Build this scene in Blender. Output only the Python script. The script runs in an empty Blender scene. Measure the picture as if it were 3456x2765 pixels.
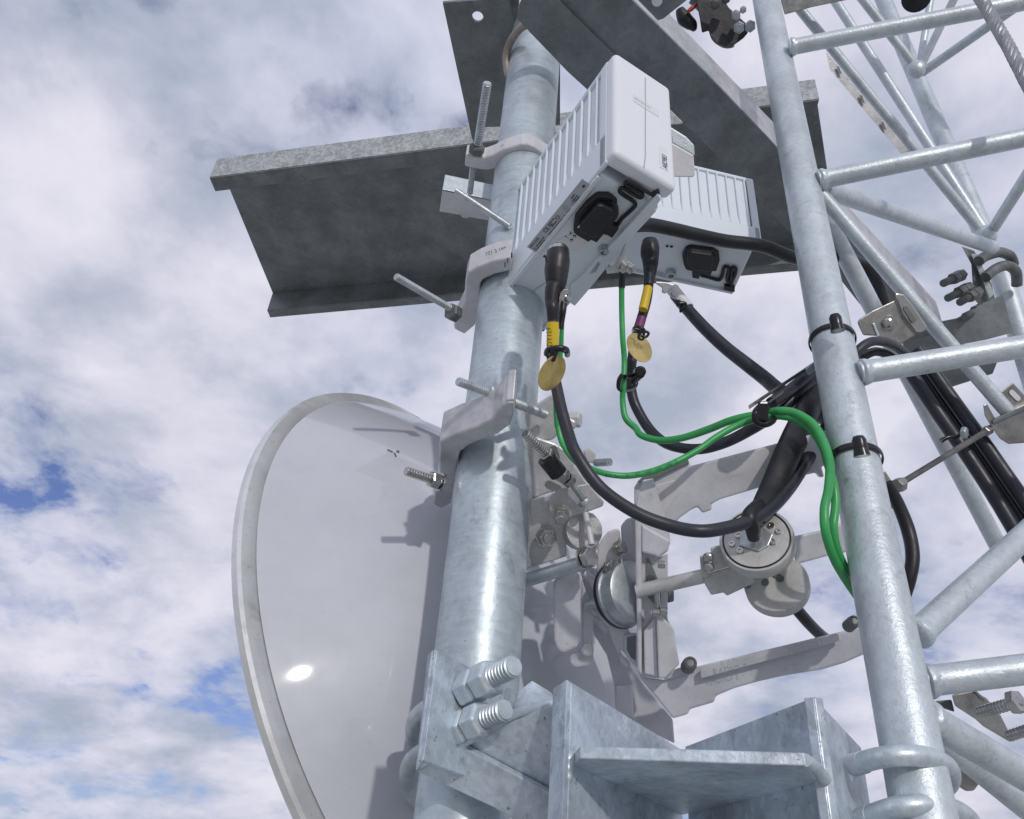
import bpy, bmesh, math, random
from mathutils import Vector, Matrix
random.seed(7)
scene = bpy.context.scene
COL = scene.collection
# ------------------------------------------------------------------ camera
F = 2725.0; CU, CV = 1728.0, 1382.5
upc = Vector((217*1.603, -2522*1.603, F)).normalized()      # world up seen from the camera
Yw = (Vector((0, 0, 1)) - upc*upc.z).normalized()
Xw = Yw.cross(upc).normalized()
M = Matrix((Xw, Yw, upc))                                     # camera axes -> world
CAM = Vector((0, 0, 25.0))
cam = bpy.data.cameras.new('camera'); cam_o = bpy.data.objects.new('camera', cam); COL.objects.link(cam_o)
r_ = M @ Vector((1, 0, 0)); u_ = M @ Vector((0, -1, 0)); b_ = M @ Vector((0, 0, -1))
cam_o.matrix_world = Matrix(((r_.x, u_.x, b_.x, CAM.x), (r_.y, u_.y, b_.y, CAM.y), (r_.z, u_.z, b_.z, CAM.z), (0, 0, 0, 1)))
cam.sensor_width = 36; cam.lens = 36*F/3456; cam.clip_start = .01; cam.clip_end = 20000
scene.camera = cam_o
# ------------------------------------------------------------------ light
SUN_EL, SUN_AZ = 15.0, 165.0            # azimuth from +Y (where the camera looks) towards +X
sd = Vector((math.sin(math.radians(SUN_AZ))*math.cos(math.radians(SUN_EL)),
             math.cos(math.radians(SUN_AZ))*math.cos(math.radians(SUN_EL)), math.sin(math.radians(SUN_EL))))
sun = bpy.data.lights.new('sun', 'SUN'); sun.energy = .95; sun.angle = math.radians(1.6); sun.color = (1, .96, .9)
sun_o = bpy.data.objects.new('sun', sun); COL.objects.link(sun_o); sun_o.rotation_euler = sd.to_track_quat('Z', 'Y').to_euler()
scene.view_settings.view_transform = 'Standard'; scene.view_settings.look = 'None'
scene.view_settings.exposure = 0.50; scene.view_settings.gamma = 1

class NT:
    def __init__(s, tree): s.t = tree
    def n(s, kind, **kw):
        nd = s.t.nodes.new(kind); ins = kw.pop('ins', {})
        for k, v in kw.items(): setattr(nd, k, v)
        for k, v in ins.items():
            if isinstance(v, bpy.types.NodeSocket): s.t.links.new(v, nd.inputs[k])
            else: nd.inputs[k].default_value = v
        return nd
    def math(s, op, a, b=0.0): return s.n('ShaderNodeMath', operation=op, ins={0: a, 1: b}).outputs[0]
    def ramp(s, f, stops, interp='LINEAR'):
        r = s.n('ShaderNodeValToRGB', ins={0: f}); cr = r.color_ramp; cr.interpolation = interp
        while len(cr.elements) < len(stops): cr.elements.new(.5)
        for e, (p, c) in zip(cr.elements, stops): e.position = p; e.color = (*c, 1) if len(c) == 3 else c
        return r.outputs[0]
    def mix(s, f, a, b, mode='MIX'):
        m = s.n('ShaderNodeMix', data_type='RGBA', blend_type=mode, ins={0: f})
        for k, v in ((6, a), (7, b)):
            if isinstance(v, bpy.types.NodeSocket): s.t.links.new(v, m.inputs[k])
            else: m.inputs[k].default_value = (*v, 1)
        return m.outputs[2]
    def noise(s, vec, scale, detail=4, rough=.5, out=0, dist=0.0):
        return s.n('ShaderNodeTexNoise', ins={'Vector': vec, 'Scale': scale, 'Detail': detail, 'Roughness': rough, 'Distortion': dist}).outputs[out]

def build_world():
    w = bpy.data.worlds.new('World'); scene.world = w; w.use_nodes = True
    t = NT(w.node_tree); w.node_tree.nodes.clear()
    tc = t.n('ShaderNodeTexCoord').outputs['Generated']
    sky = t.n('ShaderNodeTexSky', sky_type='NISHITA', sun_disc=False, sun_elevation=math.radians(SUN_EL), sun_rotation=math.radians(SUN_AZ))
    skyc = t.n('ShaderNodeVectorMath', operation='SCALE', ins={0: sky.outputs[0], 3: .085}).outputs[0]
    skyc = t.mix(1.0, skyc, (.60, .60, .92), 'MULTIPLY')
    sep = t.n('ShaderNodeSeparateXYZ', ins={0: tc})
    # project the direction onto a cloud layer high above so that clouds stretch towards the horizon
    zz = t.math('ABSOLUTE', sep.outputs[2])
    zz = t.math('ADD', zz, .35)
    cx = t.math('DIVIDE', sep.outputs[0], zz); cy = t.math('DIVIDE', sep.outputs[1], zz)
    vec = t.n('ShaderNodeCombineXYZ', ins={0: cx, 1: cy, 2: 3.7}).outputs[0]
    warp = t.noise(vec, 2.2, 2, .5, out=1)
    vecw = t.mix(.14, vec, warp, 'ADD')
    big = t.noise(vecw, 2.3, 6, .52)
    small = t.noise(vecw, 7.5, 7, .6)
    puff = t.noise(vecw, 4.6, 8, .57)
    den = t.math('ADD', t.math('MULTIPLY', big, .50), t.math('MULTIPLY', small, .50))
    # more holes towards the lower sky
    hole = t.n('ShaderNodeMapRange', ins={0: sep.outputs[2], 1: .25, 2: .78, 3: -.015, 4: .085}).outputs[0]
    left = t.n('ShaderNodeMapRange', ins={0: sep.outputs[0], 1: -.65, 2: .3, 3: -.05, 4: .03}).outputs[0]
    den = t.math('ADD', t.math('ADD', den, hole), left)
    cover = t.ramp(den, [(.0, (0, 0, 0)), (.385, (0, 0, 0)), (.43, (.6,)*3), (.48, (.92,)*3), (.55, (1, 1, 1))])
    shade = t.ramp(puff, [(.32, (.31, .34, .415)), (.44, (.40, .415, .49)), (.52, (.475, .475, .555)), (.64, (.555, .545, .615))])
    thin = t.ramp(big, [(.3, (.80, .86, .93)), (.6, (1.0, 1.0, 1.0))])
    cloud = t.mix(1.0, shade, thin, 'MULTIPLY')
    colr = t.mix(cover, skyc, cloud)
    bg = t.n('ShaderNodeBackground', ins={0: colr, 1: 1.0})
    t.n('ShaderNodeOutputWorld', ins={0: bg.outputs[0]})
build_world()

# ------------------------------------------------------------------ pixel + distance -> place
def P(u, v, d): return CAM + M @ Vector(((u-CU)/F*d, (v-CV)/F*d, d))
def ray(u, v): return M @ Vector(((u-CU)/F, (v-CV)/F, 1.0))
def tile(x0, y0, s):
    def f(x, y, d=None):
        u, v = x0+x*s, y0+y*s
        return (u, v) if d is None else P(u, v, d)
    return f
TS_ = .5
A = tile(1300, 0, .5); B = tile(2378, 0, .5); C = tile(1500, 600, .5); D = tile(2378, 862, .5)
E = tile(1300, 1250, .5); G = tile(2000, 1350, .5); H = tile(1300, 1903, .5); FF = tile(1700, 1700, .5)
K = tile(2300, 1900, .5362); Z = tile(600, 0, .6376); U = tile(0, 0, 1.603)
N = tile(2100, 780, .2505); L = tile(1740, 580, .167); TM = tile(1640, 820, .2899); TR = tile(2080, 280, .2087)
S = tile(1460, 400, .2899); Q = tile(2200, 0, .2597); TT = tile(2300, 2080, .3015)
UP = Vector((0, 0, 1))
def vp(u, v): return ray(u, v).normalized()
def onplane(uv, p0, n):
    r = ray(*uv); return CAM + r*((p0-CAM).dot(n)/r.dot(n))
def onlevel(uv, h): return onplane(uv, Vector((0, 0, 25+h)), UP)
def along(p, dr, uv):
    r = ray(*uv).normalized(); dr = dr.normalized(); w = p-CAM
    b = dr.dot(r); t = (b*w.dot(r)-w.dot(dr))/(1-b*b)
    return p+dr*t
def view(p): return (p-CAM).normalized()
def dep(p): return (M.transposed() @ (p-CAM)).z
def lerp(a, b, t): return a+(b-a)*t

# ------------------------------------------------------------------ materials
MATS = {}
def mat(name, col, metal=0., rough=.5, var=.0, vscale=8., bump=0., bscale=60., spec=.5, spangle=0., stain=0., coat=0., streak=0.):
    m = bpy.data.materials.new(name); m.use_nodes = True; t = NT(m.node_tree); m.node_tree.nodes.clear()
    tc = t.n('ShaderNodeTexCoord').outputs['Object']
    base = col
    if var or spangle or stain or streak:
        n1 = t.noise(tc, vscale, 6, .6)
        lo = tuple(c*(1-var) for c in col); hi = tuple(min(1, c*(1+var)) for c in col)
        base = t.ramp(n1, [(.36, lo), (.62, hi)])
        fine = t.ramp(t.noise(tc, vscale*7, 6, .7, dist=.6), [(.34, (1-var*.5,)*3), (.66, (1.0,)*3)])
        base = t.mix(1.0, base, fine, 'MULTIPLY')
        if spangle:
            vo = t.n('ShaderNodeTexVoronoi', ins={'Vector': tc, 'Scale': 130.0})
            bw = t.n('ShaderNodeRGBToBW', ins={0: vo.outputs['Color']}).outputs[0]
            base = t.mix(spangle, base, t.ramp(bw, [(.25, tuple(c*.55 for c in col)), (.75, tuple(min(1, c*1.5) for c in col))]))
        if streak:
            mp = t.n('ShaderNodeMapping', ins={0: tc, 3: (14, 14, 90)}).outputs[0]
            n3 = t.noise(mp, 1.6, 5, .6)
            base = t.mix(streak, base, t.ramp(n3, [(.36, tuple(c*.62 for c in col)), (.52, col), (.66, tuple(min(1, c*1.35) for c in col))]))
        if stain:
            n2 = t.noise(tc, vscale*2.3, 8, .7, dist=1.2)
            f = t.ramp(n2, [(.57, (0, 0, 0)), (.66, (stain,)*3)])
            spk = t.ramp(t.noise(tc, vscale*18, 2, .5), [(.70, (0, 0, 0)), (.74, (min(1, stain*1.5),)*3)])
            base = t.mix(spk, base, tuple(c*.25 for c in col))
            base = t.mix(f, base, tuple(c*.38 for c in (col[0]*1.05, col[1], col[2]*.9)))
    rr = t.n('ShaderNodeMapRange', ins={0: t.noise(tc, vscale*3, 5, .6), 1: .25, 2: .75, 3: max(.03, rough*.75), 4: min(1, rough*1.25)}).outputs[0] if (var or bump) else rough
    ins = {'Base Color': base if isinstance(base, bpy.types.NodeSocket) else (*base, 1), 'Metallic': metal, 'Roughness': rr, 'Specular IOR Level': spec, 'Coat Weight': coat, 'Coat Roughness': .045}
    if bump:
        hb = t.noise(tc, bscale, 5, .6)
        ins['Normal'] = t.n('ShaderNodeBump', ins={'Height': hb, 'Strength': bump, 'Distance': .002}).outputs[0]
    bs = t.n('ShaderNodeBsdfPrincipled', ins=ins)
    t.n('ShaderNodeOutputMaterial', ins={0: bs.outputs[0]})
    MATS[name] = m; return m
galv = mat('galvanised_steel', (.56, .62, .66), .55, .42, .22, 9, .35, 90, spangle=.12, stain=.25)
galv_pipe = mat('galvanised_pipe', (.50, .57, .61), .45, .42, .20, 9, .3, 60, spangle=.08, streak=.18, stain=.35)
galv_leg = mat('galvanised_tower_tube', (.58, .64, .675), .42, .43, .11, 14, .35, 240, spangle=.08, stain=.3)
galv_plate = mat('galvanised_thick_plate', (.55, .62, .69), .42, .42, .28, 10, .5, 70, spangle=.16, stain=.5)
galv_mottle = mat('mottled_galvanised_sheet', (.40, .42, .425), .35, .55, .25, 14, .2, 70, spangle=.38)
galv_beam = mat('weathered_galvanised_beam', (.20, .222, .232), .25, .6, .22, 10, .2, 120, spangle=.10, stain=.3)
black_steel = mat('blackened_steel', (.045, .045, .05), .3, .55, .3, 30, .3, 150)
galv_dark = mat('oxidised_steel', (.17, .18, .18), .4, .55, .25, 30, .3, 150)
alu = mat('cast_aluminium', (.55, .55, .56), .45, .42, .14, 25, .3, 140, stain=.35)
alu_clamp = mat('painted_clamp', (.62, .615, .635), .1, .45, .10, 18, .2, 120, stain=.2)
alu_mach = mat('machined_aluminium', (.56, .56, .54), .3, .5, .12, 30, .2, 200, stain=.3)
steel = mat('stainless_steel', (.50, .49, .47), .95, .24, .12, 60, .08, 200)
zinc = mat('zinc_plated_steel', (.50, .54, .56), .7, .4, .12, 60, .1, 200)
paint = mat('grey_lavender_paint', (.60, .605, .64), 0, .38, .10, 14, .25, 120, stain=.22)
dishm = mat('glossy_dish_paint', (.53, .55, .595), 0, .35, .05, 4, .01, 12, spec=.15, coat=.8, stain=.05)
rimm = mat('dull_aluminium_rim', (.72, .73, .73), .5, .34, .10, 12, .1, 40, stain=.25)
white = mat('white_powder_coat', (.74, .80, .85), 0, .42, .02, 10, .06, 300)
white_cover = mat('white_plastic_cover', (.78, .81, .85), 0, .38, .01, 10)
rubber = mat('black_rubber', (.015, .015, .019), 0, .42, .2, 30, .1, 90, spec=.5)
jacket = mat('black_cable_jacket', (.028, .03, .042), 0, .4, .15, 20, .06, 120, spec=.5)
tiem = mat('black_nylon', (.012, .012, .015), 0, .28, 0, 8, .05, 90)
green = mat('green_cable_jacket', (.045, .36, .10), 0, .38, .1, 18, .05, 90, stain=.18)
yellow = mat('yellow_tape', (.72, .50, .02), 0, .45, .05, 30)
purple = mat('purple_tape', (.19, .04, .14), 0, .5)
brass = mat('brass', (.72, .55, .22), .6, .36, .16, 30, .1, 120, stain=.25)
sticker = mat('silver_sticker', (.50, .51, .54), .1, .5)
sticker_w = mat('white_sticker', (.74, .75, .76), 0, .5)
ink = mat('black_ink', (.02, .02, .025), 0, .5)
faint = mat('grey_ink', (.42, .44, .47), 0, .5)
red = mat('red_tape', (.45, .07, .05), 0, .5)
rope = mat('wire_rope_steel', (.36, .37, .38), .6, .42, .15, 40, .2, 200)
rust = mat('rust_tinted_zinc', (.33, .29, .26), .4, .55, .2, 20)
bounce_ground = mat('pale_bounce_ground', (.46, .46, .42), 0, .9, .3, .05)  # ground out of view, toned pale to bounce light onto undersides

# ------------------------------------------------------------------ mesh tools
def tagv(o, label=None, cat=None, group=None, kind=None):
    if label: o['label'] = label
    if cat: o['category'] = cat
    if group: o['group'] = group
    if kind: o['kind'] = kind
    return o
def thing(name, loc, label, cat, group=None):
    o = bpy.data.objects.new(name, None); o.empty_display_size = .05; o.location = loc; COL.objects.link(o)
    return tagv(o, label, cat, group)
def rootloc(o):
    l = Vector((0, 0, 0))
    while o: l += o.location; o = o.parent
    return l
class MB:
    def __init__(s): s.v = []; s.f = []; s.sm = []
    def add(s, vs, fs, smooth=False):
        o = len(s.v); s.v += [Vector(x) for x in vs]
        s.f += [tuple(i+o for i in f) for f in fs]; s.sm += [smooth]*len(fs); return s
    def prism(s, pts, vec):
        n = len(pts); vs = list(pts)+[p+vec for p in pts]
        a = Vector((0, 0, 0))
        for i in range(n): a += (pts[i]-pts[0]).cross(pts[(i+1) % n]-pts[0])
        fl = a.dot(vec) > 0
        f = [tuple(range(n)), tuple(range(2*n-1, n-1, -1))]+[(i, i+n, (i+1) % n+n, (i+1) % n) for i in range(n)]
        if fl: f = [tuple(reversed(q)) for q in f]
        return s.add(vs, f)
    def box(s, o, a, b, c): return s.prism([o, o+a, o+a+b, o+b], c)
    def lathe(s, p, ax, prof, seg=24, smooth=True, ref=None):
        if smooth and len(prof) > 2:       # break the profile at its corners so that edges stay crisp
            runs = [[prof[0]]]
            for i in range(1, len(prof)):
                runs[-1].append(prof[i])
                if i < len(prof)-1:
                    a1 = math.atan2(prof[i][1]-prof[i-1][1], prof[i][0]-prof[i-1][0]); a2 = math.atan2(prof[i+1][1]-prof[i][1], prof[i+1][0]-prof[i][0])
                    da_ = abs((a2-a1+math.pi) % (2*math.pi)-math.pi)
                    if da_ > .6: runs.append([prof[i]])
            if len(runs) > 1:
                for i, q in enumerate(runs): s._lathe(p, ax, q, seg, True, ref, i == 0, i == len(runs)-1)
                return s
        return s._lathe(p, ax, prof, seg, smooth, ref, True, True)
    def _lathe(s, p, ax, prof, seg, smooth, ref, c0, c1):
        ax = ax.normalized(); x = (ref or Vector((.3, .2, .9))); x = (x-ax*x.dot(ax)).normalized(); y = ax.cross(x)
        vs = []; fs = []
        for h, r in prof:
            for k in range(seg):
                t = 2*math.pi*k/seg; vs.append(p+ax*h+x*(r*math.cos(t))+y*(r*math.sin(t)))
        for j in range(len(prof)-1):
            for k in range(seg):
                k2 = (k+1) % seg; fs.append((j*seg+k, j*seg+k2, (j+1)*seg+k2, (j+1)*seg+k))
        s.add(vs, fs, smooth)
        n = len(vs)
        if c0 and prof[0][1] > 1e-6: s.add(vs[:seg], [tuple(range(seg-1, -1, -1))])
        if c1 and prof[-1][1] > 1e-6: s.add(vs[n-seg:], [tuple(range(seg))])
        return s
    def cyl(s, p0, p1, r, seg=24, r1=None): 
        L_ = (p1-p0).length
        return s.lathe(p0, p1-p0, [(0, r), (L_, r if r1 is None else r1)], seg)
    def thread(s, p0, p1, r, pitch=.0018, seg=20):
        L_ = (p1-p0).length; n = max(2, int(L_/pitch)); pr = [(0, r*.86)]
        for i in range(n):
            h = L_*(i+.25)/n; pr += [(h, r*.78), (L_*(i+.5)/n, r), (L_*(i+.62)/n, r)]
        pr.append((L_, r*.84)); return s.lathe(p0, p1-p0, pr, seg)
    def hexnut(s, p, ax, r, h, ref=None):
        return s.lathe(p, ax, [(0, r*.9), (h*.12, r), (h*.88, r), (h, r*.9)], 6, False, ref)
    def tube(s, pts, r, seg=16, sub=6, flat=None, closed=False):
        pts = [Vector(p) for p in pts]
        rs = r if isinstance(r, (list, tuple)) else [r]*len(pts)
        if sub > 1 and len(pts) > 2:
            q = []; qr = []; n = len(pts)
            for i in range(n-1):
                p0 = pts[max(i-1, 0)]; p1 = pts[i]; p2 = pts[i+1]; p3 = pts[min(i+2, n-1)]
                for k in range(sub):
                    t = k/sub
                    q.append(.5*((2*p1)+(p2-p0)*t+(2*p0-5*p1+4*p2-p3)*t*t+(3*p1-p0-3*p2+p3)*t**3)); qr.append(rs[i]+(rs[i+1]-rs[i])*t)
            q.append(pts[-1]); qr.append(rs[-1]); pts, rs = q, qr
        n = len(pts); T = [(pts[min(i+1, n-1)]-pts[max(i-1, 0)]).normalized() for i in range(n)]
        ref = flat if flat is not None else (Vector((0, 0, 1)) if abs(T[0].z) < .9 else Vector((1, 0, 0)))
        x = (ref-T[0]*ref.dot(T[0])).normalized(); vs = []; fs = []
        asp = 1.0
        for i in range(n):
            if flat is not None: x = (flat-T[i]*flat.dot(T[i])).normalized()
            else: x = (x-T[i]*x.dot(T[i])).normalized()
            y = T[i].cross(x)
            rx, ry = rs[i] if isinstance(rs[i], Vector) else (rs[i], rs[i])
            for k in range(seg):
                t = 2*math.pi*k/seg; vs.append(pts[i]+x*(rx*math.cos(t))+y*(ry*math.sin(t)))
        for j in range(n-1):
            for k in range(seg):
                k2 = (k+1) % seg; fs.append((j*seg+k, j*seg+k2, (j+1)*seg+k2, (j+1)*seg+k))
        s.add(vs, fs, True); s.add(vs[:seg], [tuple(range(seg-1, -1, -1))]); s.add(vs[-seg:], [tuple(range(seg))])
        return s
    def build(s, name, m, parent=None, bevel=0., seg=2, loc=None):
        base = rootloc(parent) if parent else (loc if loc is not None else s.v[0].copy())
        me = bpy.data.meshes.new(name); me.from_pydata([v-base for v in s.v], [], s.f)
        for p, sm in zip(me.polygons, s.sm): p.use_smooth = sm
        me.materials.append(m); me.validate(); me.update()
        if any(s.sm): me.set_sharp_from_angle(angle=math.radians(38))
        o = bpy.data.objects.new(name, me); COL.objects.link(o)
        if parent: o.parent = parent
        else: o.location = base
        if bevel:
            md = o.modifiers.new('bevel', 'BEVEL'); md.width = bevel; md.segments = seg; md.limit_method = 'ANGLE'; md.angle_limit = math.radians(35)
            md.use_clamp_overlap = True
        return o
def tube_obj(name, pts, r, m, parent=None, **kw): return MB().tube(pts, r, **kw).build(name, m, parent)
def text(name, body, origin, xd, size, m, parent, nrm, squash=1.0, align='LEFT'):
    cu = bpy.data.curves.new(name, 'FONT'); cu.body = body; cu.size = size; cu.align_x = align; cu.resolution_u = 2
    o = bpy.data.objects.new(name, cu); COL.objects.link(o)
    dg = bpy.context.evaluated_depsgraph_get(); me = bpy.data.meshes.new_from_object(o.evaluated_get(dg))
    bpy.data.objects.remove(o); bpy.data.curves.remove(cu)
    xd = xd.normalized(); nrm = nrm.normalized(); yd = nrm.cross(xd).normalized()
    base = rootloc(parent)
    for v in me.vertices: v.co = origin+xd*(v.co.x*squash)+yd*v.co.y-base
    me.materials.clear(); me.materials.append(m); me.update()
    o = bpy.data.objects.new(name, me); COL.objects.link(o); o.parent = parent; return o

# ------------------------------------------------------------------ the ground far below
g = MB(); R_ = 6000.; g.add([(R_*math.cos(2*math.pi*k/96), R_*math.sin(2*math.pi*k/96), 0) for k in range(96)], [tuple(range(96))])
go = g.build('ground', bounce_ground, loc=Vector((0, 0, 0))); go['kind'] = 'structure'
# ------------------------------------------------------------------ mast pipe
PA = P(1006.5*1.603, 1369*1.603, 1.064); PR = .057
def pole(v):   # axis point seen at image row v
    a = M.transposed() @ (PA-CAM); k = (v-CV)/F
    t = (k*a.z-a.y)/(-.8272-k*.5576)
    return PA+UP*t
LA = P(2960, 1932, .951); LB = P(2601.5, 80, 1.825); LAX = (LB-LA).normalized(); LR = .03015
def leg(v):
    a = M.transposed() @ (LA-CAM); b = M.transposed() @ LAX; k = (v-CV)/F
    return LA+LAX*((k*a.z-a.y)/(b.y-k*b.z))
ptop = pole(105)
mb = MB().cyl(PA-UP*2.2, ptop, PR, 64)
mast = thing('mast_pipe', PA-UP*2.2, 'thick vertical galvanised mounting pipe carrying the dish and the radios', 'pipe')
mb.build('pipe', galv_pipe, mast)

# ------------------------------------------------------------------ lattice tower
tower = thing('lattice_tower', leg(3400), 'welded galvanised tubular lattice tower section on the right', 'tower')
MB().cyl(leg(3400), leg(-400), LR, 48).build('leg', galv_leg, tower)
def brace(name, p0, p1, r, ends=True, m=galv_leg, parent=tower, seg=24):
    return MB().cyl(p0, p1, r, seg).build(name, m, parent)
def weld(p, ax, r, w):
    """a lumpy bead round the foot of a brace"""
    m_ = MB(); rnd = random.Random(int(abs(p.x)*1000)); seg = 28; prof = [(-w*1.2, r*.3), (-w*.9, r*1.0), (-w*.5, r*1.24), (w*.1, r*1.16), (w*.8, r*1.0)]
    ax = ax.normalized(); x = (UP-ax*UP.dot(ax)).normalized(); y = ax.cross(x); vs = []; fs = []
    for h, rr in prof:
        for k in range(seg):
            t = 2*math.pi*k/seg; q = 1+.05*math.sin(k*1.9+h*300)+rnd.uniform(-.02, .02)
            vs.append(p+ax*(h+rnd.uniform(-.0008, .0008))+(x*math.cos(t)+y*math.sin(t))*rr*q)
    for j in range(4):
        for k in range(seg):
            fs.append((j*seg+k, j*seg+(k+1) % seg, (j+1)*seg+(k+1) % seg, (j+1)*seg+k))
    fs.append(tuple(range(seg-1, -1, -1)))
    m_.add(vs, fs, True); o = m_.build('weld_bead', galv_leg, tower); md = o.modifiers.new('s', 'SUBSURF'); md.levels = md.render_levels = 1
def legbrace(name, pa, pb, r, w=.008):
    """brace from the near leg outwards; pa is where it visibly leaves the leg"""
    ax = (pb-pa).normalized(); start = pa-ax*.009
    brace(name, start, pa+ax*max(.80, (pb-pa).length), r); weld(pa, ax, r, w)
legbrace('horizontal_brace', B(600, 316, 1.68), B(2500, -50, 1.58), .0162)
legbrace('horizontal_brace', B(800, 1212, 1.41), B(2500, 860, 1.36), .0162)
legbrace('horizontal_brace', D(1085, 787, 1.12), D(2500, 560, 1.11), .0162)
legbrace('horizontal_brace', K(1565, 742, .90), K(2600, 616, .89), .0166)
legbrace('diagonal_brace', K(1500, 432, .93), K(2300, -300, 1.12), .0158, .011)
legbrace('diagonal_brace', K(1560, 985, .86), K(2300, 1420, .92), .0170, .011)
brace('diagonal_brace', K(1600, 1080, .98), K(2400, 1730, 1.06), .0150)
brace('diagonal_brace', B(800, 1275, 1.45), B(1945, 1672, 2.02), .0165)
brace('diagonal_brace', B(780, 1310, 1.42), D(2062, 1075, 1.36), .0125)
brace('diagonal_brace', B(800, 1440, 1.50), D(1980, 1960, 1.60), .0165)
# the far faces of the tower
_d = (B(2500, 860, 1.36)-B(800, 1212, 1.41)).normalized()*.80
MB().cyl(leg(3400)+_d, leg(-400)+_d, LR, 40).build('leg', galv_leg, tower)
L2a, L2b = B(1190, -40, 3.3), D(2480, 1460, 2.05)
MB().cyl(L2a, lerp(L2a, B(1890, 1590, 2.55), 1.0), .0300, 32).build('leg', galv_leg, tower)
MB().cyl(D(2000, 120, 2.25), D(2330, 1180, 2.0), .0290, 32).build('leg', galv_leg, tower)
for a, b, r in ((B(560, -40, 2.5), B(1880, 1580, 2.50), .0150), (B(850, -40, 2.9), B(1885, 1555, 2.52), .0160),
                (B(1030, -50, 2.9), B(1430, 460, 2.9), .0155), (B(1535, -60, 3.0), B(1450, 450, 2.9), .0125),
                (B(1710, -60, 2.8), B(1460, 450, 2.88), .0135), (B(2300, -90, 2.5), B(1470, 490, 2.88), .0155),
                (B(2230, 1100, 2.2), B(1920, 1590, 2.5), .0160)):
    brace('diagonal_brace', a, b, r)
# slim flat strip with pull-outs beside the far diagonal
st = [B(820, 350, 2.35), B(845, 470, 2.35), B(1325, 1040, 2.35), B(1400, 1040, 2.35), B(880, 420, 2.35)]
s_ = MB().prism(st, view(st[0])*.004).build('perforated_strip', alu, tower)
for x, y in ((905, 475), (1060, 670), (1205, 850)):
    q = [B(x-15, y-28, 2.345), B(x+3, y-25, 2.345), B(x+22, y+28, 2.345), B(x+4, y+22, 2.345)]
    MB().prism(q, view(q[0])*-.003).build('slot', galv_dark, s_)
# tab ends at far joints
for c, w in ((B(1430, 470, 2.86), .026), (B(1900, 1590, 2.48), .026)):
    MB().lathe(c-LAX*.036, LAX, [(.036*(1-math.cos(math.pi*k/10)), max(.0001, .031*math.sin(math.pi*k/10))) for k in range(11)], 24).build('weld_bead', galv_leg, tower)

# ------------------------------------------------------------------ wire rope (three twisted strands and a core)
def twisted(name, pts, R0, r, n, turns, m, label, cat):
    base = MB(); base.tube(pts, R0*.8, 10, 10)
    cl = []
    c0 = Vector(pts[0]); c1 = Vector(pts[-1]); ax = (c1-c0).normalized(); x = ax.orthogonal().normalized(); y = ax.cross(x); K_ = 140
    ln = []
    for i in range(K_+1):
        t = i/K_*(len(pts)-1); j = min(int(t), len(pts)-2); ln.append(lerp(Vector(pts[j]), Vector(pts[j+1]), t-j))
    for s in range(n):
        q = [ln[i]+(x*math.cos(2*math.pi*(turns*i/K_+s/n))+y*math.sin(2*math.pi*(turns*i/K_+s/n)))*R0 for i in range(K_+1)]
        base.tube(q, r, 8, 1)
    return tagv(base.build(name, m), label, cat)
twisted('wire_rope', [B(1830, -60, 1.45), B(1900, 50, 1.42), B(2060, 330, 1.35), B(2280, 760, 1.24)], .0058, .0048, 6, 5.5, rope,
        'twisted grey steel wire rope crossing the top right braces', 'rope')

# ------------------------------------------------------------------ lipped channel beam behind the mast
HC = 1.80
f0 = onlevel((707, 602), HC); d1 = vp(-7200*1.603, 1355*1.603)
f1 = along(f0, d1, (2765, 356))
d1 = (f0-f1).normalized()
d2 = vp(1850, 3244); d2 = Vector((d2.x, d2.y, 0)).normalized()
topn = along(f0, UP, (740, 539)); hh = (topn-f0).z
far0 = along(f0+UP*0, d2, (912, 1047)); wid = (far0-f0).length
ch = thing('channel_beam', f0, 'weathered lipped channel beam sticking out left behind the pipe', 'beam')
run = f1-f0; T_ = .004
rt = run
m_ = MB()
m_.box(f0, rt, UP*hh, d2*T_)                                   # near flange
m_.box(f0+d2*T_+UP*.0, rt, d2*.045, UP*T_)                      # near lip turned inwards
rf = rt*1.13
wb = f0+d2*T_+UP*(hh-T_)
m_.prism([wb, wb+rt, wb+rf+d2*(wid-T_), wb+d2*(wid-T_)], UP*T_)             # web on top
m_.box(f0+d2*(wid-T_), rf, UP*(hh-T_-.001), d2*T_)              # far flange
m_.box(f0+d2*(wid+.0005), rf, d2*.034, UP*T_)                   # far lip turned outwards
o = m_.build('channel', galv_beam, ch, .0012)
m_ = MB(); m_.box(f0-d2*.0015+UP*.004, rt, UP*(hh-.006), d2*.001); m_.build('near_flange_face', galv_mottle, ch)  # lighter mottled sheet; the flange's sky-lit brightness is put into its colour

# ------------------------------------------------------------------ flat top plate with the drilled hole (angle iron above the mast)
HP = 1.765
def holed(outline, c, hr, n, vec):
    """polygon with a round hole, cut as a keyhole"""
    i0 = min(range(len(outline)), key=lambda i: (outline[i]-c).length)
    x = (outline[i0]-c).normalized(); y = n.cross(x)
    hole = [c+(x*math.cos(2*math.pi*k/24)+y*math.sin(2*math.pi*k/24))*hr for k in range(25)]
    a = sum(((outline[i]-c).cross(outline[(i+1) % len(outline)]-c) for i in range(len(outline))), Vector())
    if a.dot(n) > 0: hole.reverse()
    return MB().prism(outline[:i0+1]+hole+[outline[i0]]+outline[i0+1:], vec)
ol = [onlevel(A(x, y), HP) for x, y in ((388, 20), (835, -14), (870, 120), (960, 260), (1180, 260), (1180, 845), (640, 860), (600, 965), (586, 935))]
hc = onlevel(A(624, 115), HP)
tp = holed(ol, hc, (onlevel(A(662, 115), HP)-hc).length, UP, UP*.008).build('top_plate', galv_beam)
tagv(tp, 'dull galvanised plate with one round bolt hole, top left of the pipe', 'steel plate')
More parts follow.
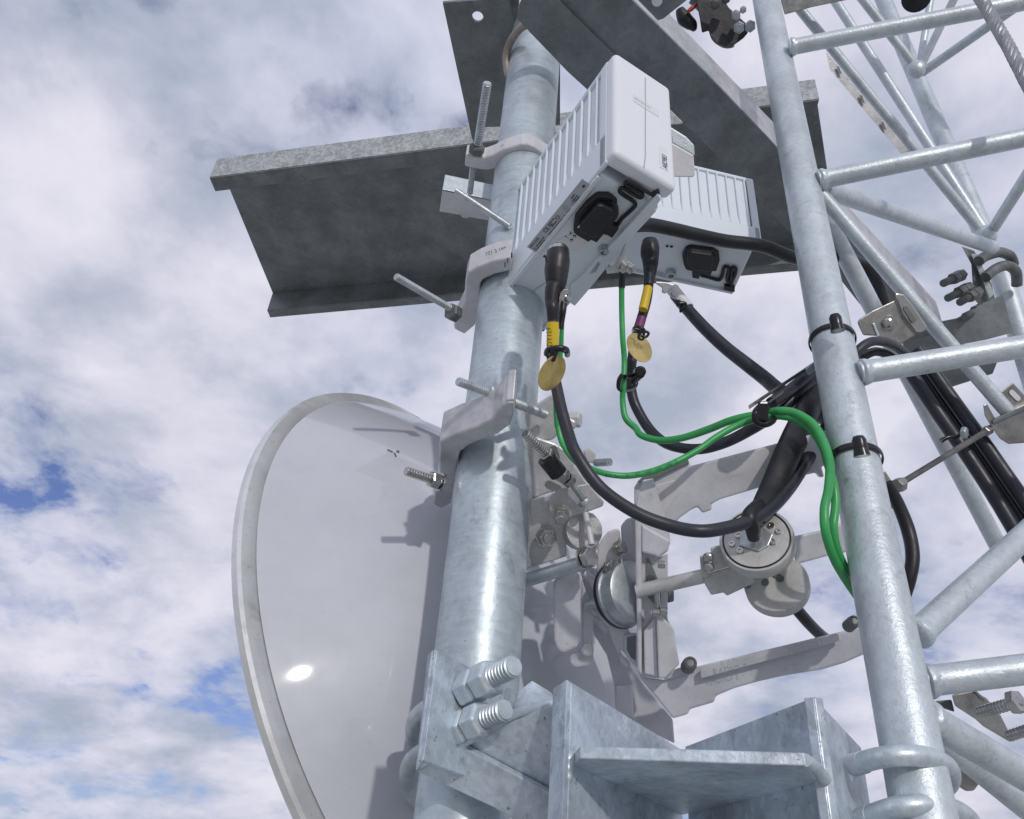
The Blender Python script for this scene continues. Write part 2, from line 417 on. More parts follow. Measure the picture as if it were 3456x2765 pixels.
# dark strip standing in for the shaded gap beside it
q = [onlevel(A(835, -20), HP-.002), onlevel(A(862, 130), HP-.002), onlevel(A(890, 170), HP-.002), onlevel(A(905, -20), HP-.002)]
MB().prism(q, UP*.05).build('gap_shade', galv_dark, tp)
# rust tinted U-bolt hugging the top of the mast
ub = [A(985, 150, 1.70), A(905, 200, 1.73), A(838, 300, 1.76), A(815, 410, 1.77), A(835, 520, 1.76)]
tagv(tube_obj('pipe_u_bolt', ub, .0085, rust), 'brownish U-bolt curled round the top of the mounting pipe', 'U-bolt')

# ------------------------------------------------------------------ diagonal outrigger beam (passes over the mast to the tower leg)
HD = 1.56
def hz(t, pts, h): return [onlevel(t(x, y), h) for x, y in pts]
db = thing('outrigger_beam', onlevel(A(1560, 390), HD), 'wide dull steel beam running diagonally from mast top down to the tower leg', 'beam')
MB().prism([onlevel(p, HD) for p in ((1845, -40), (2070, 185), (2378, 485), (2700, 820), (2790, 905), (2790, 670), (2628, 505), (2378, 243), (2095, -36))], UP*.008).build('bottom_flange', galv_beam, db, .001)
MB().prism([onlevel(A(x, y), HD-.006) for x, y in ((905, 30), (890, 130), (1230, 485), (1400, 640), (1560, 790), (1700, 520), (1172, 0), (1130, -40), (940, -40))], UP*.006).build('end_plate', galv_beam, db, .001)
q = [onlevel(p, HD) for p in ((2095, -36), (2378, 243), (2628, 505), (2790, 670))]
def up_to(p, uv): return along(p, UP, uv)
tops = [q[0]+UP*.0, along(q[1], UP, (2383, 150)), along(q[2], UP, (2640, 395)), along(q[3], UP, (2805, 560))]
hgt = (tops[1]-q[1]).z
MB().prism([q[0]+UP*.001, q[3]+UP*.001, q[3]+UP*hgt, q[0]+UP*hgt], (q[3]-q[0]).normalized().cross(UP)*-.006).build('side_flange', alu, db, .001)  # paler metal puts the sky-lit brightness of this side into the colour
# crossing gusset at the top edge
gs = hz(A, ((1665, -40), (1840, 140), (1875, 130), (2090, -40)), HD-.09)
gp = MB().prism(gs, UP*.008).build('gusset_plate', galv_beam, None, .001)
tagv(gp, 'pointed galvanised gusset at the top edge above the outrigger beam', 'steel plate')
e0, e1 = hz(A, ((1840, 140), (1875, 130)), HD-.0905)
MB().cyl(hz(A, ((1835, 5),), HD-.094)[0], hz(A, ((1835, 5),), HD-.086)[0], .010, 20).build('weld_spot', galv_leg, gp)

# ------------------------------------------------------------------ far beam between near leg and rear leg
HB = 1.50
fb = thing('support_beam', onlevel(D(1090, 385), HB), 'dark undersided beam behind the near tower leg reaching to the rear leg', 'beam')
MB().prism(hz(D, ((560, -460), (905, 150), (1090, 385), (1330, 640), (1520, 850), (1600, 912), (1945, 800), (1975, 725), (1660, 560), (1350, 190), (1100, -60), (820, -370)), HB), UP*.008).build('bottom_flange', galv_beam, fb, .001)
a_ = onlevel(D(790, -395), HB+.0005); b_2 = onlevel(D(1610, 470), HB+.0005)
at_ = along(a_, UP, D(830, -460)); hb = .085
MB().prism([a_, b_2, b_2+UP*hb, a_+UP*hb], (b_2-a_).normalized().cross(UP)*-.006).build('side_flange', alu, fb, .001)  # light band of the beam: its lit tone is put into the colour
pl = [D(1600, 445, 2.02), D(1700, 425, 2.02), D(2010, 262, 2.02), D(2085, 520, 2.02), D(1900, 570, 2.02), D(1690, 610, 2.02)]
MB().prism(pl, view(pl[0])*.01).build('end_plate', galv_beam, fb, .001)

# ------------------------------------------------------------------ hardware helpers
def bolt_px(name, parent, t, a, b, da, db_, wpx, nuts=(), washers=(), m=zinc, thr=True, mnut=None, label=None, cat=None, group=None, ratio=1.0):
    """stud from tile point a to b; wpx = its width in tile pixels; nuts = (t0,t1,width)"""
    p0 = t(*a, da); p1 = t(*b, db_); sc = TSC[t]; r = wpx*sc/F*(da+db_)/4
    own = parent is None
    root = thing(name, p0, label, cat, group) if own else parent
    mb = MB(); 
    if thr: mb.thread(p0, p1, r, pitch=max(.0022, r*.62))
    else: mb.cyl(p0, p1, r)
    rod = mb.build('threaded_rod' if own else name, m, root)
    ax = (p1-p0).normalized(); Ln = (p1-p0).length
    for t0, t1, w in nuts:
        rn = w*sc/F*lerp(da, db_, t0)/2
        MB().hexnut(p0+ax*Ln*t0, ax, rn, Ln*(t1-t0)).build('nut', mnut or m, root if own else rod, .0006)
    for t0, t1, w in washers:
        rn = w*sc/F*lerp(da, db_, t0)/2
        MB().lathe(p0+ax*Ln*t0, ax, [(0, rn*.97), (Ln*(t1-t0)*.5, rn), (Ln*(t1-t0), rn*.97)], 32).build('washer', mnut or m, root if own else rod)
    return root
TSC = {A: .5, B: .5, C: .5, D: .5, E: .5, G: .5, H: .5, FF: .5, K: .5362, Z: .6376, U: 1.603, N: .2505, L: .167, TM: .2899, TR: .2087, S: .2899, Q: .2597, TT: .3015}

# ------------------------------------------------------------------ U-bolt cluster on the rear leg
uc = thing('leg_u_bolts', D(1990, 100, 2.2), 'pair of dark U-bolts with nuts on the rear tower leg, right edge', 'U-bolt clamp')
q = [D(1745, -10, 2.12), D(1870, -30, 2.12), D(1800, 90, 2.12)]
MB().prism([D(1735, -60, 2.10), D(1800, 60, 2.10), D(1815, 290, 2.10), D(1905, 400, 2.12), D(1975, 345, 2.12), D(1935, 190, 2.12), D(1820, -30, 2.12)], view(D(1850, 200, 2.1))*.012).build('clamp_plate', galv_dark, uc, .001)
MB().prism([D(1800, -10, 2.095), D(1840, -10, 2.095), D(1955, 260, 2.095), D(1925, 290, 2.095)], view(D(1850, 200, 2.1))*.01).build('plate_edge', galv_leg, uc)
for i, pts in enumerate((((1850, 40), (1900, 5), (1990, -20), (2060, 5), (2085, 60)), ((1895, 150), (1960, 95), (2040, 70), (2100, 110), (2108, 200)))):
    MB().tube([D(x, y, 2.08+.02*k) for k, (x, y) in enumerate(pts)], .0135, 14).build('u_bolt', galv_dark, uc)
for a, b in (((1610, 190), (1740, 130)), ((1640, 290), (1790, 215)), ((1722, 318), (1850, 245)), ((1755, 415), (1900, 345))):
    r_b = bolt_px('stud', uc, D, a, b, 2.0, 2.09, 52, nuts=((.45, .7, 82), (.72, .98, 84)), m=galv_dark)

# ------------------------------------------------------------------ clamp cluster at the top beside the near leg
cc = thing('clamp_cluster', Q(900, 300, 1.95), 'dark clamp with several nuts and a red wrapped cable at top edge', 'clamp')
MB().tube([Q(560, -60, 2.0), Q(760, 130, 2.0), Q(830, 330, 1.98), Q(860, 470, 1.96), Q(960, 560, 1.95), Q(1060, 560, 1.94)], [.022, .022, .02, .016, .012, .010], 16).build('u_bolt', galv_dark, cc)
MB().prism([Q(620, 230, 1.93), Q(650, 430, 1.93), Q(740, 400, 1.93), Q(760, 480, 1.93), Q(830, 560, 1.93), Q(960, 610, 1.93), Q(1080, 580, 1.93), Q(1190, 500, 1.93), Q(1250, 430, 1.93), Q(1250, 330, 1.93), Q(1000, 100, 1.93), Q(900, -60, 1.93), Q(560, -60, 1.93)], view(Q(900, 300, 1.93))*.03).build('clamp_plate', black_steel, cc, .003)
for x, y, w in ((820, 40, 150), (1090, 190, 130), (1185, 120, 90), (1275, 335, 150), (1130, 350, 150), (960, -20, 120)):
    p = Q(x, y, 1.90); ax = (view(p)*-1+UP*-.35).normalized()
    MB().hexnut(p, ax, w*.2597/F*1.9/2, .018).lathe(p+ax*.017, ax, [(0, w*.00006), (.006, w*.00005)], 12).build('nut', galv_dark if w > 100 and x < 1000 else zinc, cc, .001)
MB().tube([Q(360, 120, 1.97), Q(420, 240, 1.97), Q(520, 330, 1.97), Q(560, 400, 1.97)], [.010, .018, .014, .004], 14).build('cable_stub', rubber, cc)
MB().tube([Q(470, 150, 1.945), Q(520, 110, 1.945), Q(580, 60, 1.945)], [.004, .006, .004], 10).build('red_tape', red, cc)
# dark bar crossing the very top
tb = MB().prism([B(515, 10, 2.4), B(540, 100, 2.4), B(720, 50, 2.4), B(1010, -10, 2.4), B(1010, -80, 2.4), B(520, -80, 2.4)], view(B(700, 0, 2.4))*.03).build('cross_bar', galv_dark, None, .002)
tagv(tb, 'dark steel bar cut off by the top edge right of the near leg', 'bar')
p = B(1430, -18, 2.6); tagv(MB().lathe(p, view(p), [(0, .010), (.006, .045), (.03, .045), (.04, .03)], 24).build('end_cap', rubber), 'small round black cap just showing at the top edge', 'cap')

# ================================================================== DISH
DD = 1.60
dc = CAM + M @ (Vector((-.03378, .31310, 1))*DD)
dn = (M @ Vector((.80916, -.50705, -.29691))).normalized()
DR = .39006*DD
dish = thing('dish_antenna', dc+dn*.1, 'big round glossy grey microwave dish seen from behind, left of the pipe', 'dish antenna')
prof = []
DH = .325
for i in range(40):
    r = DR*.957*(1-i/39)
    r = max(r, .0)
    k = r/(DR*.957)
    prof.append((.008+DH*(1-k**1.75), r))
prof = [p for p in prof if p[1] > .05]
hd = prof[-1][0]
MB().lathe(dc, dn, prof, 128).build('reflector', dishm, dish)
MB().lathe(dc, dn, [(hd-.004, .051), (hd+.035, .05), (hd+.04, .046), (hd+.041, .02)], 96).build('hub_drum', paint, dish)
MB().lathe(dc, dn, [(-.018, DR*.90), (-.020, DR*.988), (-.014, DR), (-.003, DR), (.002, DR*.994), (.004, DR*.982), (.006, DR*.968), (.006, DR*.95)], 160).build('rim', rimm, dish)
MB().lathe(dc, dn, [(-.026, .001), (-.027, DR*.90)], 96).build('radome', paint, dish)
# scuffs on the reflector

# ================================================================== PIPE CLAMP OF THE DISH
def slabz(t, pts, h, up, name, m, parent=None, bevel=.0015, lev=None):
    return MB().prism([onlevel(t(x, y), h) for x, y in pts], UP*up).build(name, m, parent, bevel)
def hgt_of(p): return p.z-25
hcl = hgt_of(E(620, 450, 1.135))
dcl = thing('dish_pipe_clamp', onlevel(E(600, 470), hcl), 'cast S-shaped clamp around the pipe holding the dish, with long studs', 'clamp')
band = [(868, 222), (870, 300), (842, 372), (760, 432), (645, 475), (565, 508), (508, 552), (487, 620), (476, 720), (445, 900), (378, 935), (326, 908), (336, 812), (368, 722), (360, 600), (366, 480), (480, 430), (620, 382), (722, 328), (790, 240), (830, 218)]
slabz(E, band, hcl, .052, 'clamp_band', alu, dcl, .003)
slabz(E, [(812, 226), (867, 222), (870, 196), (815, 200)], hcl+.003, .050, 'clamp_lug', alu, dcl, .002)
bolt_px('stud', dcl, E, (490, 75), (830, 200), 1.10, 1.16, 62, nuts=((.58, .80, 118),), washers=((.82, .87, 150), (.88, .93, 132)))
bolt_px('stud', dcl, E, (860, 215), (1080, 300), 1.13, 1.20, 62)
bolt_px('stud', dcl, E, (140, 680), (400, 765), 1.16, 1.20, 66, nuts=((.62, .84, 116),), washers=((.86, .92, 132),), m=steel)
# casting to the right of the pipe
cst = thing('dish_mount_casting', E(1130, 700, 1.2), 'mottled cast bracket with slots and bolts just right of the pipe', 'bracket')
def plate_d(t, pts, d, th, name, m, parent, bevel=.0015, n=None):
    c = t(*pts[0], d) if n is None else None
    ps = [t(x, y, d) for x, y in pts] if n is None else None
    return MB().prism(ps, view(ps[0])*th).build(name, m, parent, bevel)
plate_d(E, ((940, 420), (940, 290), (1000, 240), (1122, 164), (1214, 168), (1212, 300), (1290, 345), (1288, 395), (1200, 402), (1130, 470), (1060, 480)), 1.22, .03, 'upper_lug', alu, cst, .003)
plate_d(E, ((940, 420), (1080, 470), (1150, 492), (1232, 545), (1284, 640), (1352, 740), (1384, 775), (1240, 800), (1100, 830), (930, 900)), 1.20, .02, 'side_plate', alu, cst, .003)
plate_d(E, ((930, 895), (1105, 838), (1235, 800), (1245, 1000), (1222, 1090), (1226, 1255), (1090, 1300), (1004, 1328), (930, 1345)), 1.18, .018, 'side_plate', alu, cst, .002)
plate_d(E, ((1105, 870), (1125, 835), (1182, 800), (1375, 762), (1412, 812), (1478, 888), (1470, 918), (1248, 1000), (1150, 985), (1108, 950)), 1.155, .006, 'angle_tab', alu, cst, .002)
def oval(t, a, b, w, d, th, name, m, parent):
    ax = Vector((b[0]-a[0], b[1]-a[1])); L_ = ax.length; ax /= L_; px = Vector((-ax.y, ax.x)); pts = []
    for k in range(13): 
        q = -math.pi/2+math.pi*k/12; v = Vector(b)+ax*math.cos(q)*w/2+px*math.sin(q)*w/2; pts.append((v.x, v.y))
    for k in range(13):
        q = math.pi/2+math.pi*k/12; v = Vector(a)+ax*math.cos(q)*w/2+px*math.sin(q)*w/2; pts.append((v.x, v.y))
    return plate_d(t, pts, d, th, name, m, parent, 0)
oval(E, (1105, 770), (1165, 800), 52, 1.199, .0012, 'slot', galv_dark, cst)
oval(E, (1135, 535), (1155, 590), 50, 1.199, .0012, 'slot', galv_dark, cst)
adj = bolt_px('adjusting_stud', None, E, (945, 425), (1125, 600), 1.09, 1.12, 66, nuts=((.74, 1.0, 108),), m=steel,
              label='thick shiny adjusting stud pointing up left beside the pipe, with black sleeve', cat='bolt')
pa, pb = E(1085, 590, 1.115), E(1170, 695, 1.125)
MB().cyl(pa, pb, .0132, 28).build('sleeve', tiem, adj)
pa, pb = E(1170, 690, 1.125), E(1240, 740, 1.135)
MB().hexnut(pa, pb-pa, .0115, .014).lathe(pa+(pb-pa).normalized()*.016, pb-pa, [(0, .010), (.010, .0105), (.012, .007)], 24).build('nut', steel, adj, .0006)
MB().thread(pb, E(1350, 890, 1.14), .0046, .0016).build('thin_stud', zinc, adj)
pw = E(1345, 888, 1.14); MB().lathe(pw, (pw-pb), [(-.004, .008), (0, .0095), (.003, .009)], 24).build('washer', zinc, adj)
def hexbolt(t, x, y, d, w, ax, label=None, parent=None, m=steel, h=.012, wash=1.2):
    p = t(x, y, d); r = w*TSC[t]/F*d/2
    mb = MB().lathe(p, ax, [(-.002, r*wash), (.001, r*wash)], 32); mb.hexnut(p+ax*.001, ax, r, h).lathe(p+ax*(h+.001), ax, [(-.001, r*.62), (.006, r*.6), (.007, r*.52)], 20)
    return mb.build('hex_bolt', m, parent, .0006)
tocam = lambda t, x, y: -view(t(x, y, 1))
hexbolt(E, 1185, 975, 1.135, 100, (tocam(E, 1185, 975)+UP*-.45).normalized(), parent=cst, h=.016)
hexbolt(E, 1085, 1125, 1.165, 125, (tocam(E, 1085, 1125)*.9+r_*.25+UP*-.2).normalized(), parent=cst, wash=1.1)
plate_d(E, ((1335, 540), (1382, 525), (1420, 560), (1420, 630), (1360, 620)), 1.25, .03, 'lug', alu_clamp, cst, .002)
MB().cyl(E(1425, 625, 1.25), E(1515, 620, 1.22), .0060, 24).cyl(E(1514, 620, 1.22), E(1517, 620, 1.2195), .0025, 12).build('screw', zinc, cst)
MB().hexnut(E(1235, 335, 1.24), r_+b_*.4, .012, .02).build('nut', alu_clamp, cst, .0006)
crod = thing('cross_bolt', E(950, 1420, 1.15), 'long smooth horizontal bolt with large hex head below the casting', 'bolt')
MB().cyl(E(700, 1490, 1.18), E(1375, 1290, 1.09), .0098, 28).build('shank', zinc, crod)
pa = E(1368, 1262, 1.085); ax = (E(1375, 1262, 1.04)-E(1175, 1300, 1.08)).normalized()
MB().hexnut(pa-ax*.004, ax, .0145, .011).lathe(pa-ax*.008, ax, [(0, .0155), (.003, .0155)], 28).build('head', steel, crod, .0012)
MB().cyl(E(1350, 960, 1.16), E(1395, 1180, 1.13), .0045, 18).build('side_strap', alu_clamp, cst)
# curved ear of the casting (half disc) behind
MB().cyl(E(1310, 1090, 1.19), E(1345, 1080, 1.165), .027, 36).build('pivot_boss', alu, cst)

# ================================================================== HUB CASTINGS
hub = thing('feed_hub_casting', FF(700, 700, 1.16), 'pale grey hub casting with hooked tabs behind the dish centre', 'hub')
plate_d(FF, ((335, 528), (350, 505), (505, 450), (522, 480), (520, 925), (495, 968), (400, 1012), (360, 985), (338, 920)), 1.13, .022, 'hook_tab', paint, hub, .004)
plate_d(FF, ((524, 500), (590, 690), (606, 770), (606, 1072), (590, 1095), (482, 1108), (446, 1085), (444, 1020), (524, 985)), 1.15, .018, 'hook_tab', paint, hub, .003)
plate_d(FF, ((520, 450), (610, 430), (660, 600), (700, 830), (600, 870), (560, 700)), 1.185, .02, 'web', paint, hub, .002)
plate_d(FF, ((600, 868), (700, 822), (735, 900), (800, 1010), (880, 1130), (960, 1240), (1142, 1455), (1156, 1622), (1030, 1560), (900, 1480), (760, 1400), (750, 1230), (700, 1030)), 1.20, .05, 'rear_plate', paint, hub, .003)
plate_d(FF, ((600, 60), (648, 230), (640, 300), (560, 380), (560, 70)), 1.21, .03, 'web', paint, hub, .002)
MB().cyl(FF(560, 690, 1.14), FF(720, 650, 1.12), .0062, 20).build('stub_pipe', zinc, hub)
MB().prism([FF(760, 1230, 1.17), FF(868, 1225, 1.17), FF(878, 1450, 1.17), FF(760, 1400, 1.17)], view(FF(760, 1230, 1))*.02).build('rear_rib', paint, hub, .003)
plate_d(FF, ((596, 440), (770, 420), (800, 700), (860, 900), (900, 1010), (815, 1020), (700, 835), (600, 790)), 1.215, .03, 'back_web', paint, hub, .004)
plate_d(FF, ((806, 882), (905, 868), (905, 1115), (850, 1062), (806, 992)), 1.125, .03, 'pocket', paint, hub, .004)
plate_d(FF, ((832, 902), (892, 890), (892, 1060), (858, 1040), (832, 985)), 1.1245, .0015, 'pocket_shade', galv_beam, hub, 0)  # dark inlay painting the shade inside the pocket
plate_d(FF, ((780, 1015), (835, 1045), (868, 1095), (825, 1105), (790, 1075)), 1.15, .02, 'foot', alu_clamp, hub, .003)
MB().tube([FF(545, 470, 1.165), FF(600, 520, 1.16), FF(640, 600, 1.15), FF(650, 640, 1.15)], .006, 12, 6).tube([FF(560, 740, 1.165), FF(640, 790, 1.165), FF(700, 850, 1.165)], .007, 12, 6).build('web_rib', alu_clamp, hub)
MB().cyl(FF(610, 700, 1.17), FF(650, 690, 1.14), .013, 24).build('boss', paint, hub)
MB().lathe(FF(565, 985, 1.142), b_, [(0, .009), (.002, .009), (.004, .006)], 24).build('tab_screw', alu_clamp, hub)
plate_d(FF, ((560, 90), (610, 60), (650, 230), (640, 300), (600, 330), (575, 250)), 1.17, .012, 'curved_ear', alu_clamp, hub, .004)
fl = thing('feed_flange', FF(740, 500, 1.12), 'crescent mounting flange with three bolts around the polished feed collar', 'flange')
plate_d(FF, ((636, 300), (662, 240), (705, 188), (772, 165), (786, 190), (796, 300), (800, 380), (760, 430), (742, 480), (745, 560), (765, 660), (800, 770), (850, 860), (880, 900), (850, 1000), (800, 985), (775, 1020), (735, 930), (700, 800), (655, 650), (632, 500), (628, 380)), 1.13, .012, 'flange_ring', alu_clamp, fl, .003)
plate_d(FF, ((790, 150), (830, 100), (905, 90), (905, 420), (800, 400)), 1.15, .02, 'bracket_web', paint, fl, .003)
axn = (FF(1340, 490, 1.02)-FF(820, 620, 1.13)).normalized()
pc = FF(770, 622, 1.135)
MB().lathe(pc, axn, [(0, .044), (.004, .044), (.005, .0455), (.012, .0455), (.0125, .0425), (.034, .0425), (.036, .038), (.037, .012)], 56).build('feed_collar', zinc, fl)
MB().lathe(pc, axn, [(.002, .0462), (.0075, .0462)], 56).build('seal_ring', rubber, fl)
for x, y in ((785, 300), (725, 425), (790, 745)):
    p = FF(x, y, 1.118); MB().lathe(p, axn, [(-.004, .0105), (0, .0105)], 28).hexnut(p, axn, .0088, .009).build('hex_bolt', steel, fl, .0006)

# ================================================================== RADIO YOKE (frame with two arms)
yk = thing('radio_yoke', FF(900, 700, 1.1), 'pale grey cast yoke with an upper and a lower arm reaching to the tower leg', 'mounting frame')
plate_d(FF, ((886, 60), (905, -40), (940, -160), (1010, -170), (1120, 200), (1125, 250), (1110, 320), (1040, 372), (1108, 340), (1106, 780), (1150, 860), (1168, 980), (1186, 1080), (1100, 1185), (955, 1172), (906, 1130)), 1.10, .012, 'face_plate', paint, yk, .003)
plate_d(FF, ((884, 60), (930, 100), (932, 1162), (905, 1130)), 1.085, .014, 'edge_rib', alu_clamp, yk, .003)
plate_d(FF, ((945, 860), (1030, 760), (1045, 1170), (950, 1150)), 1.088, .012, 'rib', paint, yk, .002)
plate_d(FF, ((1030, 760), (1050, 745), (1138, 830), (1168, 985), (1186, 1085), (1085, 1185), (1045, 1180)), 1.078, .012, 'rib', alu_clamp, yk, .003)
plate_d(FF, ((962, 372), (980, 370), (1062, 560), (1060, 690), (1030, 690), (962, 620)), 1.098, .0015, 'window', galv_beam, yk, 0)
plate_d(FF, ((930, 140), (1130, 250), (1108, 318), (1040, 368), (1020, 352), (932, 330)), 1.085, .02, 'corner_block', paint, yk, .003)
MB().cyl(FF(1030, 560, 1.08), FF(1040, 715, 1.08), .004, 12).build('pin', steel, yk)
for x, y in ((1042, 410), (1055, 725), (1005, 740)):
    MB().hexnut(FF(x, y, 1.075), r_+b_*.3, .0058, .010).build('nut', steel, yk, .0004)
plate_d(FF, ((1104, 570), (1148, 560), (1150, 660), (1104, 672)), 1.12, .02, 'lug', galv_beam, yk, .002)
# upper arm
ua = [(280, 590), (300, 555), (335, 520), (640, 392), (652, 418), (660, 447), (1280, 284), (1640, 190), (1640, 425), (1545, 450), (1565, 520), (1540, 525), (1515, 490), (1400, 515), (1150, 585), (860, 672), (800, 705), (806, 742), (742, 765), (708, 722), (660, 745), (590, 795), (540, 850), (515, 905), (520, 935), (440, 1052), (380, 1020), (310, 960), (280, 800)]
MB().prism([G(x, y, 1.145-.00002*(x-280)) for x, y in ua], view(G(640, 500, 1))*.022).build('upper_arm', paint, yk, .004)
ub_ = [(640, 398), (662, 452), (1640, 198), (1640, 300), (700, 540), (600, 600), (520, 700), (470, 900), (430, 900), (330, 640), (350, 560)]
MB().prism([G(x, y, 1.143) for x, y in ((345, 600), (700, 500), (1640, 255), (1640, 275), (705, 520), (600, 610), (520, 720), (440, 900), (415, 890))], view(G(640, 500, 1))*-.004).build('arm_rib', alu_clamp, yk, .001)
MB().prism([G(x, y, 1.140) for x, y in ((300, 555), (335, 520), (640, 392), (652, 430), (350, 560))], view(G(640, 500, 1))*-.006).build('arm_top_rib', galv_beam, yk, .001)
# lower arm
la = [(905, 1130), (960, 1172), (1085, 1190), (1180, 1165), (1290, 1125), (1312, 1098), (2156, 893), (2440, 822), (2450, 1010), (2300, 1075), (2156, 1118), (1900, 1160), (1720, 1200), (1560, 1245), (1432, 1298), (1422, 1340), (1255, 1388), (1247, 1420), (1140, 1452), (1030, 1310), (930, 1190)]
MB().prism([FF(x, y, 1.11-.00003*(x-900)) for x, y in la], view(FF(1200, 1200, 1))*.03).build('lower_arm', paint, yk, .003)
MB().prism([FF(x, y, 1.104-.00003*(x-900)) for x, y in ((1325, 1120), (1360, 1092), (2260, 872), (2275, 925), (1330, 1182))], view(FF(1200, 1200, 1))*-.006).build('arm_rib', alu_clamp, yk, .001)
MB().prism([FF(x, y, 1.104) for x, y in ((1180, 1110), (1290, 1080), (1310, 1100), (1290, 1140), (1082, 1192), (1080, 1150))], view(FF(1200, 1200, 1))*-.008).build('arm_lip', alu_clamp, yk, .002)
for x, y in ((1175, 1208), (1280, 1348)):
    oval(FF, (x-12, y+5), (x+12, y-3), 40, 1.1085 if x < 1200 else 1.108, .002, 'slot', alu_clamp, yk)
for pp, q in ((FF(1258, 1080, 1.075), .0095), (K(1082, 372, 1.02), .0080)):
    ax = (b_*.8+u_*.5).normalized()
    MB().lathe(pp, ax, [(-.018, q), (-.002, q), (.004, q*.9), (.006, q*.6), (.004, q*.5)], 28).build('cap_screw', galv_dark, yk)
nf = -view(TT(500, 500, 1.0))
tx = (TT(930, 475, 1.055)-TT(445, 592, 1.068))
p_t = TT(445, 592, 1.068)
text('cast_lettering', 'RADIO 1', p_t, tx, .0135, faint, yk, nf, .95)
p_t = TT(1195, 425, 1.048)
text('cast_lettering', '7624 0221', p_t, TT(1700, 285, 1.033)-TT(1195, 425, 1.048), .0125, faint, yk, nf, .88)
# mid bar behind the diverter
MB().prism([G(x, y, 1.18) for x, y in ((1340, 925), (1540, 880), (1690, 828), (1760, 815), (1770, 1020), (1710, 1028), (1590, 1052), (1370, 1112))], view(G(1500, 950, 1))*.03).build('middle_bar', paint, yk, .003)

# ================================================================== WAVEGUIDE DIVERTER
wg = thing('waveguide_diverter', G(1100, 1000, 1.06), 'machined aluminium two-disc waveguide head with ring of screws on a short pipe', 'waveguide part')
MB().cyl(FF(900, 592, 1.09), FF(1345, 490, 1.06), .0094, 32).build('feed_pipe', alu_mach, wg)
bl = [(722, 1052), (790, 1030), (798, 995), (880, 975), (1000, 1000), (1040, 1100), (1040, 1260), (905, 1322), (888, 1300), (800, 1318), (735, 1205)]
tw = view(G(900, 1100, 1))*.02
MB().prism([G(x, y, 1.052) for x, y in ((722, 1052), (780, 1036), (780, 1160), (800, 1190), (735, 1210))], tw).build('end_block', alu_mach, wg, .002)
MB().prism([G(x, y, 1.045) for x, y in ((796, 995), (900, 970), (1020, 1000), (1060, 1130), (930, 1125), (806, 1160))], tw).build('body_block', alu_mach, wg, .002)
MB().prism([G(x, y, 1.055) for x, y in ((735, 1205), (806, 1162), (930, 1127), (1060, 1130), (1100, 1240), (1020, 1270), (906, 1324), (886, 1300), (800, 1318))], tw).build('body_block', alu_mach, wg, .002)
for x, y in ((785, 1060), (790, 1130)):
    MB().lathe(G(x, y, 1.045), b_-r_*.6, [(0, .0065), (.006, .0065), (.008, .004)], 16).build('screw', steel, wg)
dax = (-view(G(1100, 940, 1))*.80+u_*.56-r_*.16).normalized()
c1 = G(1105, 938, 1.02)
MB().lathe(c1, dax, [(-.020, .045), (-.018, .0462), (-.002, .0462), (0, .0450), (0, .041), (-.0012, .0408)], 64).build('upper_disc', alu_mach, wg)
MB().lathe(c1, dax, [(-.001, .0413), (.0004, .0413)], 64).build('disc_face', alu_mach, wg)
ringm = MB(); 
pts_r = []; xx = dax.orthogonal().normalized(); yy = dax.cross(xx)
for k in range(49): pts_r.append(c1+dax*.0006+(xx*math.cos(2*math.pi*k/48)+yy*math.sin(2*math.pi*k/48))*.0412)
MB().tube(pts_r, .0011, 8, 1).build('o_ring', rubber, wg)
for x, y, r in ((985, 915, .0044), (1205, 850, .0044), (940, 975, .004), (1255, 890, .004), (995, 1020, .0044), (1218, 960, .0044), (1020, 935, .003), (1165, 900, .0036), (1095, 965, .0038)):
    p = onplane(G(x, y), c1+dax*.0008, dax)
    MB().lathe(p, dax, [(-.001, r), (.0022, r*.95), (.0022, r*.5), (.0008, r*.45), (.0008, 0.0)], 18).build('screw', steel, wg)
p = onplane(G(1095, 935), c1+dax*.0006, dax); xx2 = (G(1180, 905, 1)-G(1010, 960, 1)).normalized(); xx2 = (xx2-dax*xx2.dot(dax)).normalized(); yy2 = dax.cross(xx2)
MB().prism([p+xx2*.022-yy2*.006, p+xx2*.012+yy2*.016, p-xx2*.012+yy2*.016, p-xx2*.022-yy2*.002, p-xx2*.004-yy2*.020, p+xx2*.010-yy2*.018], dax*.003).build('flange', zinc, wg, .001)
c2_ = G(1238, 1232, 1.050)
MB().lathe(c2_, dax, [(-.018, .0400), (-.016, .0412), (-.002, .0412), (0, .0402), (0, .002)], 64).build('lower_disc', alu_mach, wg)
for x, y in ((970, 1170), (1010, 1225), (1045, 1245), (1120, 1180), (1185, 1165), (1235, 1178), (1265, 1205), (1165, 1232)):
    p = onplane(G(x, y), c2_+dax*.0006, dax)
    MB().lathe(p, dax, [(0, .0052), (.0008, .005), (.0009, .0035)], 18).build('screw_hole', galv_dark, wg)


